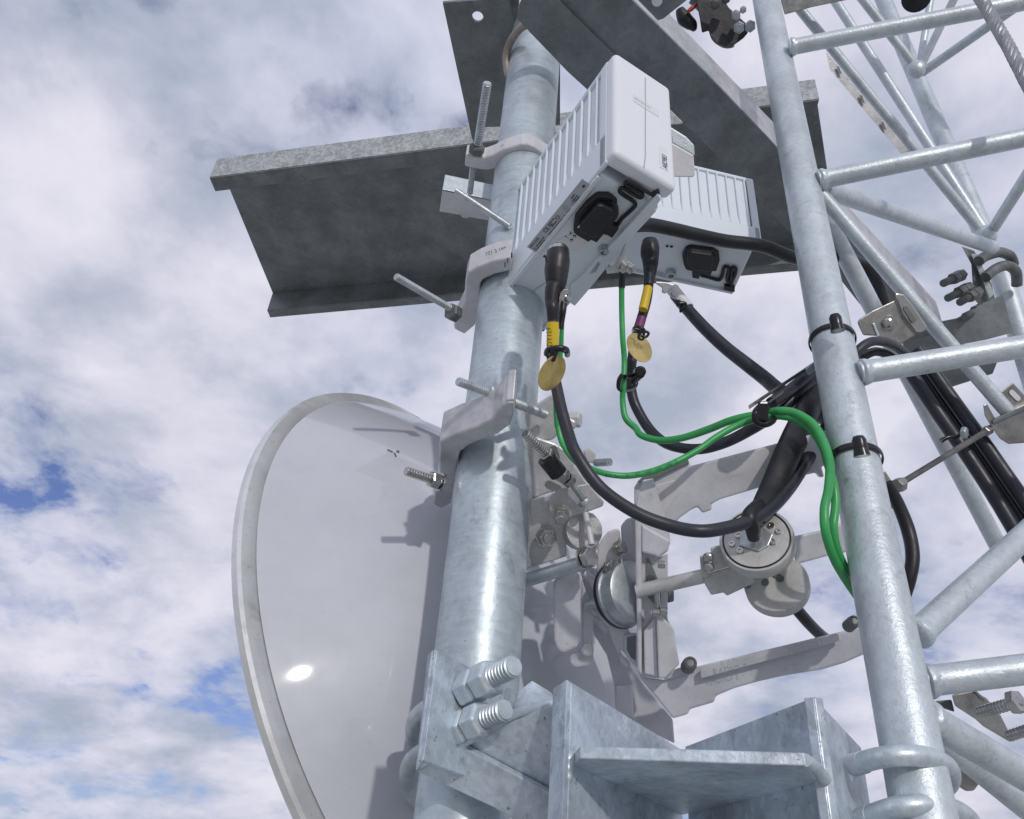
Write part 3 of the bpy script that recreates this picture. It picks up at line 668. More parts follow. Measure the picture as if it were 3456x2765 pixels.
# ================================================================== RADIO UNITS
def radio(name, Oc, av, bv, cv, label, cat, nf, t0, s0, s1, flip):
    """box with finned side; Oc = corner between finned side, cover end and connector side; av along the fins, bv up, cv width"""
    pt = lambda s, t, w: Oc+av*s+bv*t+cv*w
    rt_ = thing(name, Oc, label, cat, 'white radio units')
    la, lb, lc = av.length, bv.length, cv.length
    rec = .0052/lc
    # core behind the fins
    m_ = MB(); m_.prism([pt(.06, .0, rec), pt(1, .0, rec), pt(1, 0, 1), pt(.06, 0, 1)], bv*.985); m_.build('housing', white, rt_, .005, 3)
    # plain lower band and frame of the finned side
    m_ = MB(); m_.prism([pt(.0, .004, .0), pt(.995, .004, .0), pt(.995, t0-.05, .0), pt(.0, t0-.05, .0)], cv*(rec*1.2)); m_.build('side_panel', white, rt_, .004, 3)
    # fins
    for i in range(nf+1):
        s = lerp(s0, s1, i/nf); w = .0016/la
        top = .985 if s < .86 else lerp(.985, .80, (s-.86)/.14)
        m_ = MB(); m_.prism([pt(s-w*1.6, t0-.06, rec*1.2), pt(s+w*1.6, t0-.06, rec*1.2), pt(s+w, t0+.05, .012), pt(s-w, t0+.05, .012)], bv*.0001)
        vs = [pt(s-w, t0-.055, 0), pt(s-w, top, .0), pt(s-w, .985, rec*.9), pt(s-w, .985, rec*1.2), pt(s-w, t0-.055, rec*1.2)]
        m_ = MB().prism(vs, av*(2*w)); m_.build('cooling_fin', white, rt_, .0008, 1)
        if i < nf:   # sloping root of the channel between two fins
            sm = lerp(s0, s1, (i+1)/nf)
            MB().prism([pt(s+w, t0-.051, .01), pt(s+w, t0+.10, rec*.98), pt(s+w, t0-.051, rec)], (pt(sm-w, 0, 0)-pt(s+w, 0, 0))).build('channel_root', white, rt_)
    m_ = MB(); m_.prism([pt(.0, .955, .004), pt(.90, .955, .004), pt(.985, .80, .004), pt(.985, .85, .004), pt(.92, 1.0, .004), pt(.0, 1.0, .004)], cv*(rec*1.2)); m_.build('top_frame', white, rt_, .003, 2)
    m_ = MB(); m_.prism([pt(.0, .0, .0), pt(.055, .0, 0), pt(.055, 1, 0), pt(.0, 1, 0)], cv*(rec*1.3)); m_.build('corner_post', white, rt_, .004, 3)
    # light cover on the end
    m_ = MB(); sf = -.014 if flip else -.055; sb = .012 if flip else .02; m_.prism([pt(sf, -.003, .01), pt(sf, 1.0, .01), pt(sb, 1.0, .0), pt(sb, -.003, .0)], cv*1.0); (not flip) and m_.build('end_cover', white_cover, rt_, .003 if flip else .0085, 4)
    return rt_, pt
O1 = P(2046, 545, 1.13)
av = vp(0, 3096); av = Vector((av.x, av.y, 0)).normalized(); cv = vp(7300, 3680); cv = Vector((cv.x, cv.y, 0)).normalized()
pa = along(O1, av, (1674, 992)); av1 = (pa-O1)*1.09
pb = along(O1, UP, (2080, 202)); bv1 = pb-O1
pc_ = along(O1, cv, (2282, 628)); cv1 = pc_-O1
rad1, pt1 = radio('radio_unit', O1, av1, bv1, cv1, 'large white finned radio unit in front of the pipe, with silver sticker and black plug', 'radio unit', 14, .33, .085, .965, 0)
h1 = hgt_of(O1)
def bot(rad_h, t, pts, drop): return [onlevel(t(x, y), rad_h-drop) for x, y in pts]
# connector side details of the near radio
b_rim = MB()
def rimstrip(pts4, th): return MB().prism(bot(h1, A, pts4, .004), UP*.004)
# raised border round the connector side
def border(pt, parent, o=.0045):
    a, b, c, d_ = pt(.07, 0, .02), pt(.998, 0, .02), pt(.998, 0, .98), pt(.07, 0, .98)
    av_ = (b-a).normalized(); cv_ = (d_-a).normalized()
    for p, u1, u2 in ((a, (b-a), cv_*.007), (d_-cv_*.006, (c-d_), cv_*.006), (b-av_*.0075, (c-b), av_*.0075)):
        MB().box(p-UP*o, u1, u2, UP*(o+.001)).build('border', white, parent, .0015)
border(pt1, rad1)
MB().prism(bot(h1, A, ((1420, 1110), (1478, 1102), (1510, 1082), (1716, 1196), (1860, 1296), (1880, 1330), (1960, 1200), (1720, 1090)), .004), UP*.003)
# panel seams
def seam(pts, w, parent, name='seam', m=ink): return tube_obj(name, pts, w, m, parent, sub=1, seg=6)
# sticker and its print
stq = bot(h1, L, ((1350, 145), (1605, 320), (480, 1680), (230, 1520)), .0012)
stk = MB().prism(stq, UP*.001).build('rating_sticker', sticker, rad1)
lx = (stq[0]-stq[3]).normalized(); lw = (stq[0]-stq[3]).length; ly = (stq[1]-stq[0]).normalized(); lh = (stq[1]-stq[0]).length
def lp(fx, fy): return stq[3]+lx*(lw*fx)+ly*(lh*fy)-UP*.0006
text('print', 'MINI-LINK', lp(.02, .30), lx, lh*.26, ink, stk, -UP, .9)
text('print', 'CE', lp(.27, .42), lx, lh*.42, ink, stk, -UP, 1.0)
for fy, runs in ((.46, ((.02, .05), (.07, .10), (.11, .17), (.18, .22))), (.62, ((.02, .04), (.05, .08), (.09, .15), (.16, .19))), (.78, ((.02, .09), (.10, .14), (.145, .21))), (.92, ((.03, .05), (.06, .17))),
                 (.16, ((.36, .43), (.44, .47))), (.3, ((.36, .41),)), (.42, ((.37, .46),)), (.22, ((.76, .82),)), (.4, ((.74, .80), (.81, .83))), (.55, ((.75, .83),)), (.62, ((.55, .58), (.60, .66))), (.74, ((.54, .57), (.60, .68))), (.87, ((.53, .60), (.62, .68), (.74, .79), (.84, .93))), (.30, ((.93, .96),)), (.38, ((.93, .96),))):
    for a, b in runs:
        MB().box(lp(a, fy)-UP*.0002, lx*lw*(b-a), ly*lh*.055, UP*.0004).build('print', ink, stk)
MB().box(lp(.27, .62)-UP*.0002, lx*lw*.255, ly*lh*.34, UP*.0004).build('print', ink, stk)
for fx, r in ((.50, .13), (.64, .14), (.745, .12)):
    c = lp(fx, .34 if fx < .7 else .55); q = [c+(lx*math.cos(k*math.pi/12)+ly*math.sin(k*math.pi/12))*lh*r for k in range(25)]
    MB().tube(q, lh*.016, 6, 1).build('print', ink if fx < .6 else faint, stk)
text('print', '109', lp(.70, .62), lx, lh*.30, faint, stk, -UP, .8)
# recessed panel, status lamps
MB().prism(bot(h1, L, ((830, 1390), (1270, 1640), (1480, 1390), (1180, 1230)), .0008), UP*.0006).build('label_area', sticker_w, rad1)
for x, y in ((1190, 1300), (1130, 1380)):
    p = bot(h1, L, ((x, y),), .001)[0]; MB().lathe(p, -UP, [(0, .0026), (.0012, .0024)], 18).build('status_lamp', ink, rad1)
    MB().lathe(p, -UP, [(.001, .0018), (.0015, .0017)], 18).build('lamp_lens', sticker, rad1)
for a, b in (((1000, 1300), (1035, 1325)), ((1055, 1335), (1068, 1343)), ((1105, 1215), (1115, 1250)), ((1115, 1250), (1140, 1250)), ((1115, 1250), (1095, 1280))):
    seam(bot(h1, L, (a, b), .001), .0006, rad1, 'lamp_mark')
# ground screw bushes
def bush(t, x, y, h, w, parent):
    p = onlevel(t(x, y), h); r = w*TSC[t]/F*dep(p)/2
    MB().lathe(p+UP*.004, -UP, [(0, r), (.010, r), (.012, r*.92), (.012, r*.55), (.006, r*.5), (.006, 0)], 28).build('ground_bush', zinc, parent)
bush(L, 1775, 1570, h1-.004, 215, rad1)
# connector plug with its strap
def plug(h, t, body, face, parent, highlight_outline=None):
    m_ = MB().prism(bot(h, t, body, .012), UP*.012); o = m_.build('dust_plug', rubber, parent, .0012)
    m_ = MB().prism(bot(h, t, face, .024), UP*.012); m_.build('plug_face', rubber, o, .002)
    if highlight_outline:
        MB().prism(bot(h, t, highlight_outline, .0128), UP*.001).build('painted_highlight', sticker_w, o)  # pale strip painting a highlight along the plug edge
    return o
p1 = plug(h1, L, ((1200, 950), (1430, 670), (1590, 540), (1660, 505), (1880, 505), (1960, 560), (2060, 650), (2030, 665), (1930, 575), (1890, 600), (1960, 660), (2075, 790), (2085, 870), (2050, 950), (1955, 1050), (1990, 1110), (2075, 1120), (2085, 1170), (1950, 1350), (1860, 1290), (1780, 1270), (1640, 1440), (1530, 1385), (1470, 1425), (1240, 1290), (1190, 1250), (1165, 1190), (1175, 1080)),
          ((1290, 1110), (1660, 690), (1760, 700), (1960, 800), (1990, 900), (1880, 1040), (1640, 1330), (1540, 1340), (1300, 1210)), rad1, ((1245, 1135), (1640, 650), (1668, 662), (1275, 1140)))
def strap(h, t, pts, w, parent):
    q = bot(h, t, pts, .004); return tube_obj('plug_strap', q, Vector((w*.5, w)) if False else w, rubber, parent, sub=5, seg=10)
strap(h1, A, ((1520, 1555), (1560, 1530), (1600, 1475), (1660, 1420), (1688, 1385), (1672, 1358), (1620, 1325), (1588, 1300), (1585, 1280), (1605, 1268), (1640, 1290), (1720, 1335), (1735, 1310), (1690, 1285), (1640, 1255), (1620, 1240), (1640, 1225), (1690, 1250), (1760, 1290), (1830, 1330)), .0031, p1)
MB().prism(bot(h1, A, ((1800, 1318), (1845, 1293), (1855, 1310), (1812, 1378), (1822, 1392), (1800, 1395), (1785, 1368), (1812, 1335)), .008), UP*.008).build('strap_end', rubber, p1, .001)
# lower shelf of the near radio
q = bot(h1, TM, ((915, 560), (1050, 470), (1800, -700), (1760, -760), (940, 380)), .012)
MB().prism(bot(h1, C, ((850, 740), (905, 700), (1440, 110), (1465, 150), (1000, 730), (880, 870), (850, 850)), .010), UP*.010).build('shelf', white, rad1, .002)
for k in range(3):
    a = bot(h1, C, ((985+k*16, 650-k*5),), .0112)[0]; b = bot(h1, C, ((1035+k*8, 575+k*2),), .0112)[0]
    seam([a, b], .0007, rad1, 'print', faint)
seam(bot(h1, C, ((575, 895), (565, 860), (580, 800), (620, 750), (690, 705)), .0008), .0006, rad1, 'scratch', faint)
# marks and lettering on the end cover
en = UP.cross(cv1).normalized(); en = en if en.dot(CAM-O1) > 0 else -en; eo = pt1(-.0552, 0, 0)
def endp(uv): return onplane(uv, eo+en*.0006, en)
cs = [endp(A(1757, 525)), endp(A(1757, 1050)), endp(A(1748, 1130))]
seam(cs, .0007, rad1, 'cover_seam', faint)
lgq = [endp(TR(275, 165)), endp(TR(690, 440)), endp(TR(690, 550)), endp(TR(275, 290))]
MB().prism(lgq, en*-.0008).build('maker_label', sticker_w, rad1)
cxd = (lgq[1]-lgq[0]).normalized()
text('maker_lettering', 'ERICSSON', lerp(lgq[0], lgq[3], .62)+en*.0003+cxd*.002, cxd, .0062, faint, rad1, en, 1.1)
se = [endp(TR(690, 1010)), endp(TR(820, 1060)), endp(TR(840, 1430)), endp(TR(705, 1360))]
MB().prism(se, en*-.0008).build('serial_label', sticker_w, rad1)
vd = (se[0]-se[3]).normalized()
text('serial_lettering', 'A829B3', lerp(se[3], se[2], .90)+en*.0004+vd*.002, vd, .0140, ink, rad1, en, .66)
for i, (x, y) in enumerate(((410, 590), (428, 560), (455, 525))):
    a = onplane(C(x, y+14), O1, cv1.normalized()); b = onplane(C(x, y-16), O1, cv1.normalized()); seam([a-cv1.normalized()*.0004, b-cv1.normalized()*.0004], .0009+.0004*(i == 2), rad1, 'hand_mark')
# RADIO 2
O2 = P(2576, 838, 1.52)
a2 = vp(20000, 4700); a2 = -Vector((a2.x, a2.y, 0)).normalized(); c2 = vp(1450, 3226); c2 = Vector((c2.x, c2.y, 0)).normalized()
av2 = along(O2, a2, (2110, 690))-O2; bv2 = along(O2, UP, (2535, 605))-O2; cv2 = along(O2, c2, (2515, 1003))-O2
rad2, pt2 = radio('radio_unit', O2, av2, bv2, cv2, 'white finned radio unit behind the near one, close to the tower leg', 'radio unit', 13, .33, .075, .985, 1)
h2 = hgt_of(O2)
border(pt2, rad2, .006)
bush(N, 655, 570, h2-.004, 140, rad2)
p2 = plug(h2, N, ((810, 350), (860, 260), (930, 235), (1230, 275), (1305, 320), (1315, 400), (1270, 545), (1215, 545), (1190, 600), (1080, 580), (1075, 600), (1045, 610), (1035, 650), (945, 635), (945, 545), (860, 525), (830, 460)),
          ((880, 310), (940, 290), (1210, 330), (1240, 420), (1180, 560), (960, 530), (870, 440)), rad2)
strap(h2, N, ((1060, 600), (1150, 620), (1290, 660), (1330, 640), (1350, 580), (1370, 500), (1405, 480), (1435, 500), (1430, 560), (1410, 640), (1430, 690), (1455, 680), (1470, 600), (1480, 510), (1510, 490), (1535, 520), (1520, 590), (1480, 680), (1462, 755)), .0034, p2)
MB().prism(bot(h2, N, ((1380, 740), (1520, 765), (1515, 830), (1370, 795)), .008), UP*.008).build('strap_end', rubber, p2, .001)
for x, y in ((605, 205), (665, 210)):
    p = bot(h2, N, ((x, y),), .001)[0]; MB().lathe(p, -UP, [(0, .003), (.001, .0026)], 16).build('status_lamp', ink, rad2)
MB().prism(bot(h2, N, ((470, 540), (560, 560), (550, 630), (460, 610)), .001), UP*.0006).build('small_label', sticker, rad2)

# black connector of radio 2 and of radio 1: taped boots belong to the cables
# ================================================================== RADIO PIPE CLAMPS
def rclamp(label, t, pts, d_ref, ref, upv, cat='clamp'):
    h = hgt_of(t(*ref, d_ref)); o = MB().prism([onlevel(t(x, y), h) for x, y in pts], UP*upv).build('clamp_band', alu_clamp, None, .004, 3)
    return o, h
k1 = thing('radio_pipe_clamp', S(500, 500, 1.58), 'upper pale grey bent clamp on the pipe with printed code and long upright rod', 'clamp', 'radio pipe clamps')
def band_of(parent, t, pts, d_ref, ref, upv):
    h = hgt_of(t(*ref, d_ref)); MB().prism([onlevel(t(x, y), h) for x, y in pts], UP*upv).build('clamp_band', alu_clamp, parent, .004, 3); return h
hk = band_of(k1, S, ((372, 560), (385, 420), (440, 445), (610, 460), (700, 430), (830, 360), (1030, 300), (1110, 298), (1180, 330), (1300, 410), (1400, 470), (1290, 560), (1210, 512), (1130, 455), (1060, 452), (830, 545), (730, 588), (640, 605), (560, 600)), 1.57, (700, 500), .034)
bolt_px('threaded_rod', k1, A, (690, 560), (620, 1010), 1.46, 1.56, 60, thr=True)
bolt_px('threaded_rod', k1, A, (592, 1130), (572, 1305), 1.60, 1.66, 42, thr=True)
pn = A(622, 985, 1.548); ax = (A(620, 1010, 1.56)-A(690, 560, 1.46)).normalized()
MB().hexnut(pn, ax, .0155, .016).build('nut', galv_dark, k1, .001)
cdn = (S(940, 250, 1.56)-S(640, 320, 1.56)).normalized()
text('printed_code', '101 3 0 88', S(795, 345, 1.555), cdn, .0080, ink, k1, -view(S(800, 300, 1)), 1.0)
k2 = thing('radio_pipe_clamp', C(200, 600, 1.42), 'lower pale grey bent clamp on the pipe with printed code and slanting rod', 'clamp', 'radio pipe clamps')
band_of(k2, C, ((450, 540), (330, 562), (230, 600), (160, 640), (140, 700), (132, 850), (62, 1000), (66, 1025), (135, 1060), (205, 1000), (238, 900), (243, 720), (262, 690), (340, 655), (450, 630)), 1.38, (200, 700), .045)
bolt_px('threaded_rod', k2, Z, (1155, 1465), (1465, 1645), 1.28, 1.385, 40, thr=True)
pn = C(48, 905, 1.375); ax = (Z(1465, 1645, 1.385)-Z(1155, 1465, 1.28)).normalized()
MB().hexnut(pn-ax*.004, ax, .0155, .018).build('nut', galv_dark, k2, .001)
text('printed_code', '101 3 188', C(276, 528, 1.345), (C(380, 500, 1.345)-C(276, 528, 1.345)), .0092, ink, k2, -view(C(300, 500, 1)), 1.0)
bk = thing('clamp_back_plate', S(400, 900, 1.7), 'galvanised angle plate behind the pipe in front of the channel beam', 'steel plate')
hb2 = hgt_of(S(400, 950, 1.68))
MB().prism([onlevel(S(x, y), hb2) for x, y in ((80, 1085), (115, 825), (700, 950), (1000, 1010), (940, 1260), (650, 1190), (430, 1150), (400, 1165), (340, 1155), (320, 1125))], UP*.006).build('bottom_leg', alu_clamp, bk, .0015)
q0, q1 = onlevel(S(115, 825), hb2), onlevel(S(1000, 1010), hb2); up_h = (along(q0, UP, S(145, 650))-q0).z
MB().box(q0, q1-q0, UP*up_h, (q1-q0).normalized().cross(UP)*-.005).build('upright_leg', galv_leg, bk, .0015)
bolt_px('slanting_rod', None, S, (275, 845), (900, 1260), 1.46, 1.42, 78, thr=True, m=zinc, label='bare threaded rod slanting from the back plate to behind the near radio', cat='threaded rod')
# white bracket between the radios
wb_ = thing('radio_bracket', TR(1000, 900, 1.36), 'bright folded galvanised bracket between the two radio units', 'bracket')
MB().prism([TR(880, 960, 1.33), TR(1250, 1170, 1.33), TR(1272, 1490, 1.33), TR(1240, 1525, 1.33), TR(920, 1520, 1.33)], view(TR(900, 1000, 1))*.005).build('folded_face', alu_clamp, wb_, .002)
MB().prism([TR(860, 700, 1.37), TR(920, 740, 1.37), TR(1130, 870, 1.37), TR(1260, 1010, 1.37), TR(1268, 1180, 1.37), TR(900, 970, 1.37)], view(TR(900, 1000, 1))*.005).build('side_face', galv_leg, wb_, .002)
MB().prism([TR(870, 430, 1.42), TR(1080, 640, 1.42), TR(1060, 665, 1.42), TR(870, 680, 1.42)], view(TR(900, 1000, 1))*.004).build('tab', galv_mottle, wb_, .001)
# hinge and earth lug under the near radio
hg = thing('earth_lug', C(1200, 570, 1.26), 'small shiny hinge lug and screws under the near radio where green cable starts', 'lug')
MB().prism([C(1085, 600, 1.25), C(1150, 590, 1.25), (C(1225, 430, 1.25)), C(1238, 445, 1.25), C(1220, 530, 1.25), C(1245, 560, 1.25), C(1180, 640, 1.25), C(1095, 650, 1.25)], view(C(1150, 600, 1))*.006).build('lug_plate', zinc, hg, .002)
for x, y, s in ((1190, 575, 24), (1225, 590, 22)):
    MB().lathe(C(x, y, 1.235), (r_*.7-u_*.6+b_*.3).normalized(), [(0, .008), (.012, .008), (.014, .005)], 20).hexnut(C(x-14, y+8, 1.235), (r_*.7-u_*.6+b_*.3).normalized(), .010, .006).build('screw', steel, hg)
MB().prism([C(1425, 700, 1.50), C(1500, 705, 1.50), C(1585, 730, 1.50), C(1570, 765, 1.50), C(1505, 770, 1.50), C(1490, 785, 1.50), C(1465, 775, 1.50), C(1470, 745, 1.50), C(1425, 715, 1.50)], view(C(1500, 740, 1))*.008).build('lug_plate', alu, hg, .002)

# ================================================================== CABLES
def cab(name, t, pts, ds, w, m, label=None, cat='cable', group=None, parent=None, seg=18, sub=8):
    n = len(pts); q = []
    for i, p in enumerate(pts):
        d = ds[i] if isinstance(ds, (list, tuple)) and len(ds) == n else lerp(ds[0], ds[1], i/(n-1))
        q.append(P(p[0], p[1], d) if t is None else t(p[0], p[1], d))
    sc = 1 if t is None else TSC[t]
    def rr(i):
        wi = w if not isinstance(w, (list, tuple)) else w[i]; dd = ds[i] if isinstance(ds, (list, tuple)) and len(ds) == n else lerp(ds[0], ds[1], i/(n-1))
        return wi*sc*dd/F/2
    rs = [rr(i) for i in range(n)]
    if not isinstance(w, (list, tuple)): av_r = sum(rs)/n; rs = [av_r]*n
    o = MB().tube(q, rs, seg, sub).build(name, m, parent)
    if label: tagv(o, label, cat, group)
    return o
def s2(t, pts): return [t(x, y) for x, y in pts]
# near loop
c1o = thing('black_cable', C(760, 900, 1.10), 'black cable looping from the near radio under the yoke arm to the tower leg', 'cable')
cab('jacket', None, s2(C, ((735, 850), (733, 980), (728, 1150), (735, 1300), (758, 1420), (788, 1560), (835, 1724)))+s2(E, ((1290, 565), (1450, 790), (1690, 960), (1930, 1052)))+s2(G, ((720, 885), (880, 868), (1060, 818), (1200, 738), (1320, 610), (1420, 460), (1500, 330), (1590, 170), (1680, 20))),
    [1.11, 1.10, 1.10, 1.10, 1.08, 1.06, 1.04, 1.02, 1.0, .98, .97, .96, .97, .99, 1.02, 1.06, 1.10, 1.14, 1.18, 1.22], 41, jacket, parent=c1o)
cab('taped_boot', TM, ((838, 110), (836, 200), (822, 330), (815, 480), (780, 560), (768, 700), (775, 760), (780, 900)), [1.13, 1.125, 1.12, 1.115, 1.11, 1.105, 1.10, 1.10], [250, 285, 285, 240, 190, 160, 150, 130], rubber, parent=c1o)
cab('connector', TM, ((850, 60), (842, 110), (838, 160)), [1.145, 1.14, 1.13], [200, 268, 262], steel, parent=c1o, sub=3)
cab('yellow_sleeve', TM, ((780, 925), (780, 1060), (776, 1215)), [1.094, 1.094, 1.094], 140, yellow, parent=c1o)
text('sleeve_lettering', 'DY1S9', TM(775, 1205, 1.07), TM(762, 1020, 1.07)-TM(775, 1205, 1.07), .0100, ink, c1o, -view(TM(745, 1100, 1)), .9)
cab('lead_wire', TM, ((668, 165), (690, 150), (700, 185), (715, 230)), [1.09]*4, 22, tiem, parent=c1o)
# far radio cable
c2o = thing('black_cable', C(1380, 500, 1.4), 'black cable with yellow and purple tape hanging from the far radio', 'cable')
cab('jacket', None, s2(C, ((1385, 600), (1370, 800), (1330, 950), (1290, 1080), (1268, 1220), (1255, 1350), (1270, 1480), (1310, 1580), (1385, 1700)))+s2(G, ((480, 285), (600, 325), (740, 330), (900, 285), (1050, 210), (1180, 130), (1300, 40), (1400, -50), (1500, -140), (1600, -240))),
    [1.43, 1.42, 1.41, 1.39, 1.37, 1.35, 1.34, 1.33, 1.31, 1.28, 1.26, 1.24, 1.22, 1.21, 1.20, 1.20, 1.21, 1.24, 1.28], [34, 33, 33, 33, 34, 35, 35, 35, 36, 36, 36, 37, 38, 39, 40, 42, 42, 42, 42], jacket, parent=c2o)
cab('taped_boot', N, ((375, 130), (375, 220), (372, 310), (380, 420), (375, 540), (365, 640), (355, 740)), [1.46, 1.455, 1.45, 1.445, 1.44, 1.43, 1.42], [200, 250, 252, 215, 175, 150, 118], rubber, parent=c2o)
cab('yellow_tape', N, ((348, 765), (318, 900), (280, 1060)), [1.412, 1.402, 1.392], 122, yellow, parent=c2o)
cab('purple_tape', N, ((265, 1170), (245, 1240), (222, 1310)), [1.384, 1.38, 1.375], 126, purple, parent=c2o)
# thick cable with white tag
c3o = thing('thick_black_cable', C(1700, 950, 1.45), 'thick straight black cable with white printed sleeve running down right to the leg', 'cable')
cab('jacket', None, s2(C, ((1555, 790), (1640, 890), (1760, 1020), (1900, 1150), (2040, 1260), (2156, 1350)))+s2(D, ((480, 895), (560, 950), (700, 1040), (850, 1120))), [1.49, 1.47, 1.44, 1.41, 1.38, 1.36, 1.33, 1.30, 1.25, 1.2], [39, 41, 43, 45, 47, 49, 50, 51, 52, 52], jacket, parent=c3o)
cab('printed_sleeve', N, ((665, 775), (740, 865), (810, 955), (885, 1045)), [1.49, 1.485, 1.48, 1.47], 172, sticker_w, parent=c3o, sub=3)
text('sleeve_lettering', 'NOSS', N(632, 852, 1.452), N(725, 985, 1.452)-N(632, 852, 1.452), .0085, ink, c3o, -view(N(700, 900, 1)), .95)
cab('sleeve_tie', N, ((725, 1000), (770, 985), (830, 975), (850, 1000), (800, 1050), (780, 1100)), [1.445]*6, [40, 75, 60, 50, 60, 20], tiem, parent=c3o)
# cable squeezed between the two radios
c4o = cab('black_cable', None, s2(C, ((1290, 320), (1400, 320), (1550, 350), (1720, 390), (1900, 428), (2150, 462)))+s2(D, ((640, 25), (900, 10), (1060, 60), (1150, 160), (1200, 290), (1240, 420))),
    [1.34, 1.36, 1.38, 1.40, 1.42, 1.44, 1.48, 1.52, 1.56, 1.56, 1.56, 1.56], 44, rubber, 'fat black cable passing between the two radio units to behind the leg')
# green earth cables
gA = thing('green_cable', C(1195, 700, 1.28), 'green earth cable dropping from between the two radio units', 'cable', 'green earth cables')
cab('jacket', None, s2(C, ((1196, 740), (1197, 900), (1203, 1080), (1214, 1230), (1210, 1370), (1203, 1500), (1222, 1620), (1290, 1690)))+s2(G, ((330, 240), (450, 272), (600, 258), (780, 200), (930, 140), (1060, 108), (1150, 98), (1250, 76), (1360, 88), (1480, 160), (1555, 280), (1600, 430), (1592, 600), (1565, 740), (1575, 900), (1630, 1070), (1710, 1210), (1800, 1340))),
    [1.28, 1.28, 1.27, 1.27, 1.26, 1.26, 1.25, 1.24, 1.22, 1.20, 1.18, 1.16, 1.14, 1.13, 1.12, 1.10, 1.09, 1.07, 1.05, 1.01, .98, .96, .95, .96, .98, 1.0], [19, 19, 19, 19, 20, 20, 22, 23, 23, 24, 24, 26, 26, 26, 27, 29, 30, 31, 32, 31, 31, 31, 31, 31, 31, 31], green, parent=gA, sub=10)
cab('black_end', C, ((1205, 610), (1200, 650), (1197, 745)), [1.275, 1.28, 1.28], [38, 44, 44], rubber, parent=gA)
gB = thing('green_cable', C(790, 1000, 1.12), 'green earth cable coming down beside the yellow sleeve of the near radio', 'cable', 'green earth cables')
cab('jacket', None, s2(C, ((795, 960), (790, 1060), (786, 1160), (770, 1300), (755, 1500), (760, 1650)))+s2(E, ((1168, 390), (1200, 500), (1290, 620), (1390, 665), (1500, 700), (1640, 712), (1800, 682), (1960, 620), (2110, 540)))+s2(G, ((830, 255), (960, 180), (1080, 135), (1170, 118), (1270, 108), (1380, 135), (1490, 215), (1560, 330), (1590, 440), (1625, 560), (1640, 700), (1625, 860), (1650, 1010), (1710, 1150), (1790, 1290))),
    [1.13, 1.13, 1.13, 1.13, 1.13, 1.13, 1.13, 1.12, 1.10, 1.09, 1.08, 1.08, 1.08, 1.08, 1.09, 1.10, 1.11, 1.12, 1.11, 1.10, 1.09, 1.08, 1.06, 1.03, 1.0, .985, .97, .97, .98, 1.0], [16, 16, 17, 18, 20, 20, 20, 20, 20, 20, 21, 22, 22, 22, 22, 23, 24, 25, 26, 27, 28, 28, 28, 28, 29, 29, 29, 29, 30, 30], green, parent=gB, sub=10)
cab('black_end', TM, ((935, 600), (905, 700), (893, 800), (880, 900), (872, 1000)), [1.14, 1.135, 1.13, 1.13, 1.128], [50, 88, 84, 76, 62], rubber, parent=gB)
MB().prism([TM(860, 600, 1.10), TM(900, 540, 1.10), TM(955, 535, 1.10), TM(960, 580, 1.10), TM(935, 610, 1.10), TM(978, 640, 1.10), TM(975, 690, 1.10), TM(920, 700, 1.10), TM(880, 670, 1.10), TM(860, 710, 1.10), TM(848, 650, 1.10)], view(TM(900, 600, 1))*.006).build('cable_lug', steel, gB, .0015)
MB().hexnut(TM(945, 655, 1.095), (b_+r_*.5).normalized(), .0045, .006).build('lug_nut', steel, gB)
# flexible waveguide into the diverter (broad, oval) and its neighbour
wgf = thing('flexible_waveguide', G(1300, 400, 1.1), 'broad black oval flexible waveguide rising from the diverter head to behind the leg', 'waveguide')
q = [G(1110, 790, 1.02), G(1150, 720, 1.03), G(1215, 600, 1.06), G(1290, 430, 1.09), G(1370, 250, 1.13), G(1450, 80, 1.17), G(1530, -90, 1.24), G(1600, -240, 1.3)]
fl_ = (G(1400, 500, 1)-G(1200, 420, 1)).normalized()
MB().tube(q, [Vector((w*.5*1.1/F, w*.30*1.1/F)) for w in (62, 72, 84, 92, 94, 90, 80, 60)], 24, 8, flat=fl_).build('broad_jacket', rubber, wgf)
cab('boot', G, ((1090, 925), (1080, 870), (1060, 820), (1060, 780), (1090, 745), (1140, 700)), [1.005, .995, .99, .995, 1.01, 1.04], [92, 100, 104, 104, 104, 100], rubber, parent=wgf)
wg2 = cab('black_cable', G, ((1180, 760), (1280, 640), (1380, 490), (1460, 370), (1530, 260), (1610, 150), (1700, 40)), [1.05, 1.07, 1.10, 1.13, 1.16, 1.2, 1.26], [70, 80, 88, 90, 90, 90, 90], rubber, 'second black cable beside the flexible waveguide close to the tower leg')
cab('black_cable', FF, ((1915, 635), (2000, 740), (2100, 850), (2200, 930), (2330, 980)), [1.09, 1.10, 1.12, 1.15, 1.2], 78, jacket, 'black cable leaving the lower disc of the diverter down to the yoke arm')
cab('black_cable', G, ((1990, 560), (2060, 700), (2130, 880), (2160, 1050), (2140, 1200), (2100, 1330)), [1.16, 1.16, 1.15, 1.13, 1.12, 1.12], [70, 85, 92, 92, 90, 88], rubber, 'black cable bulging out on the right of the near leg')
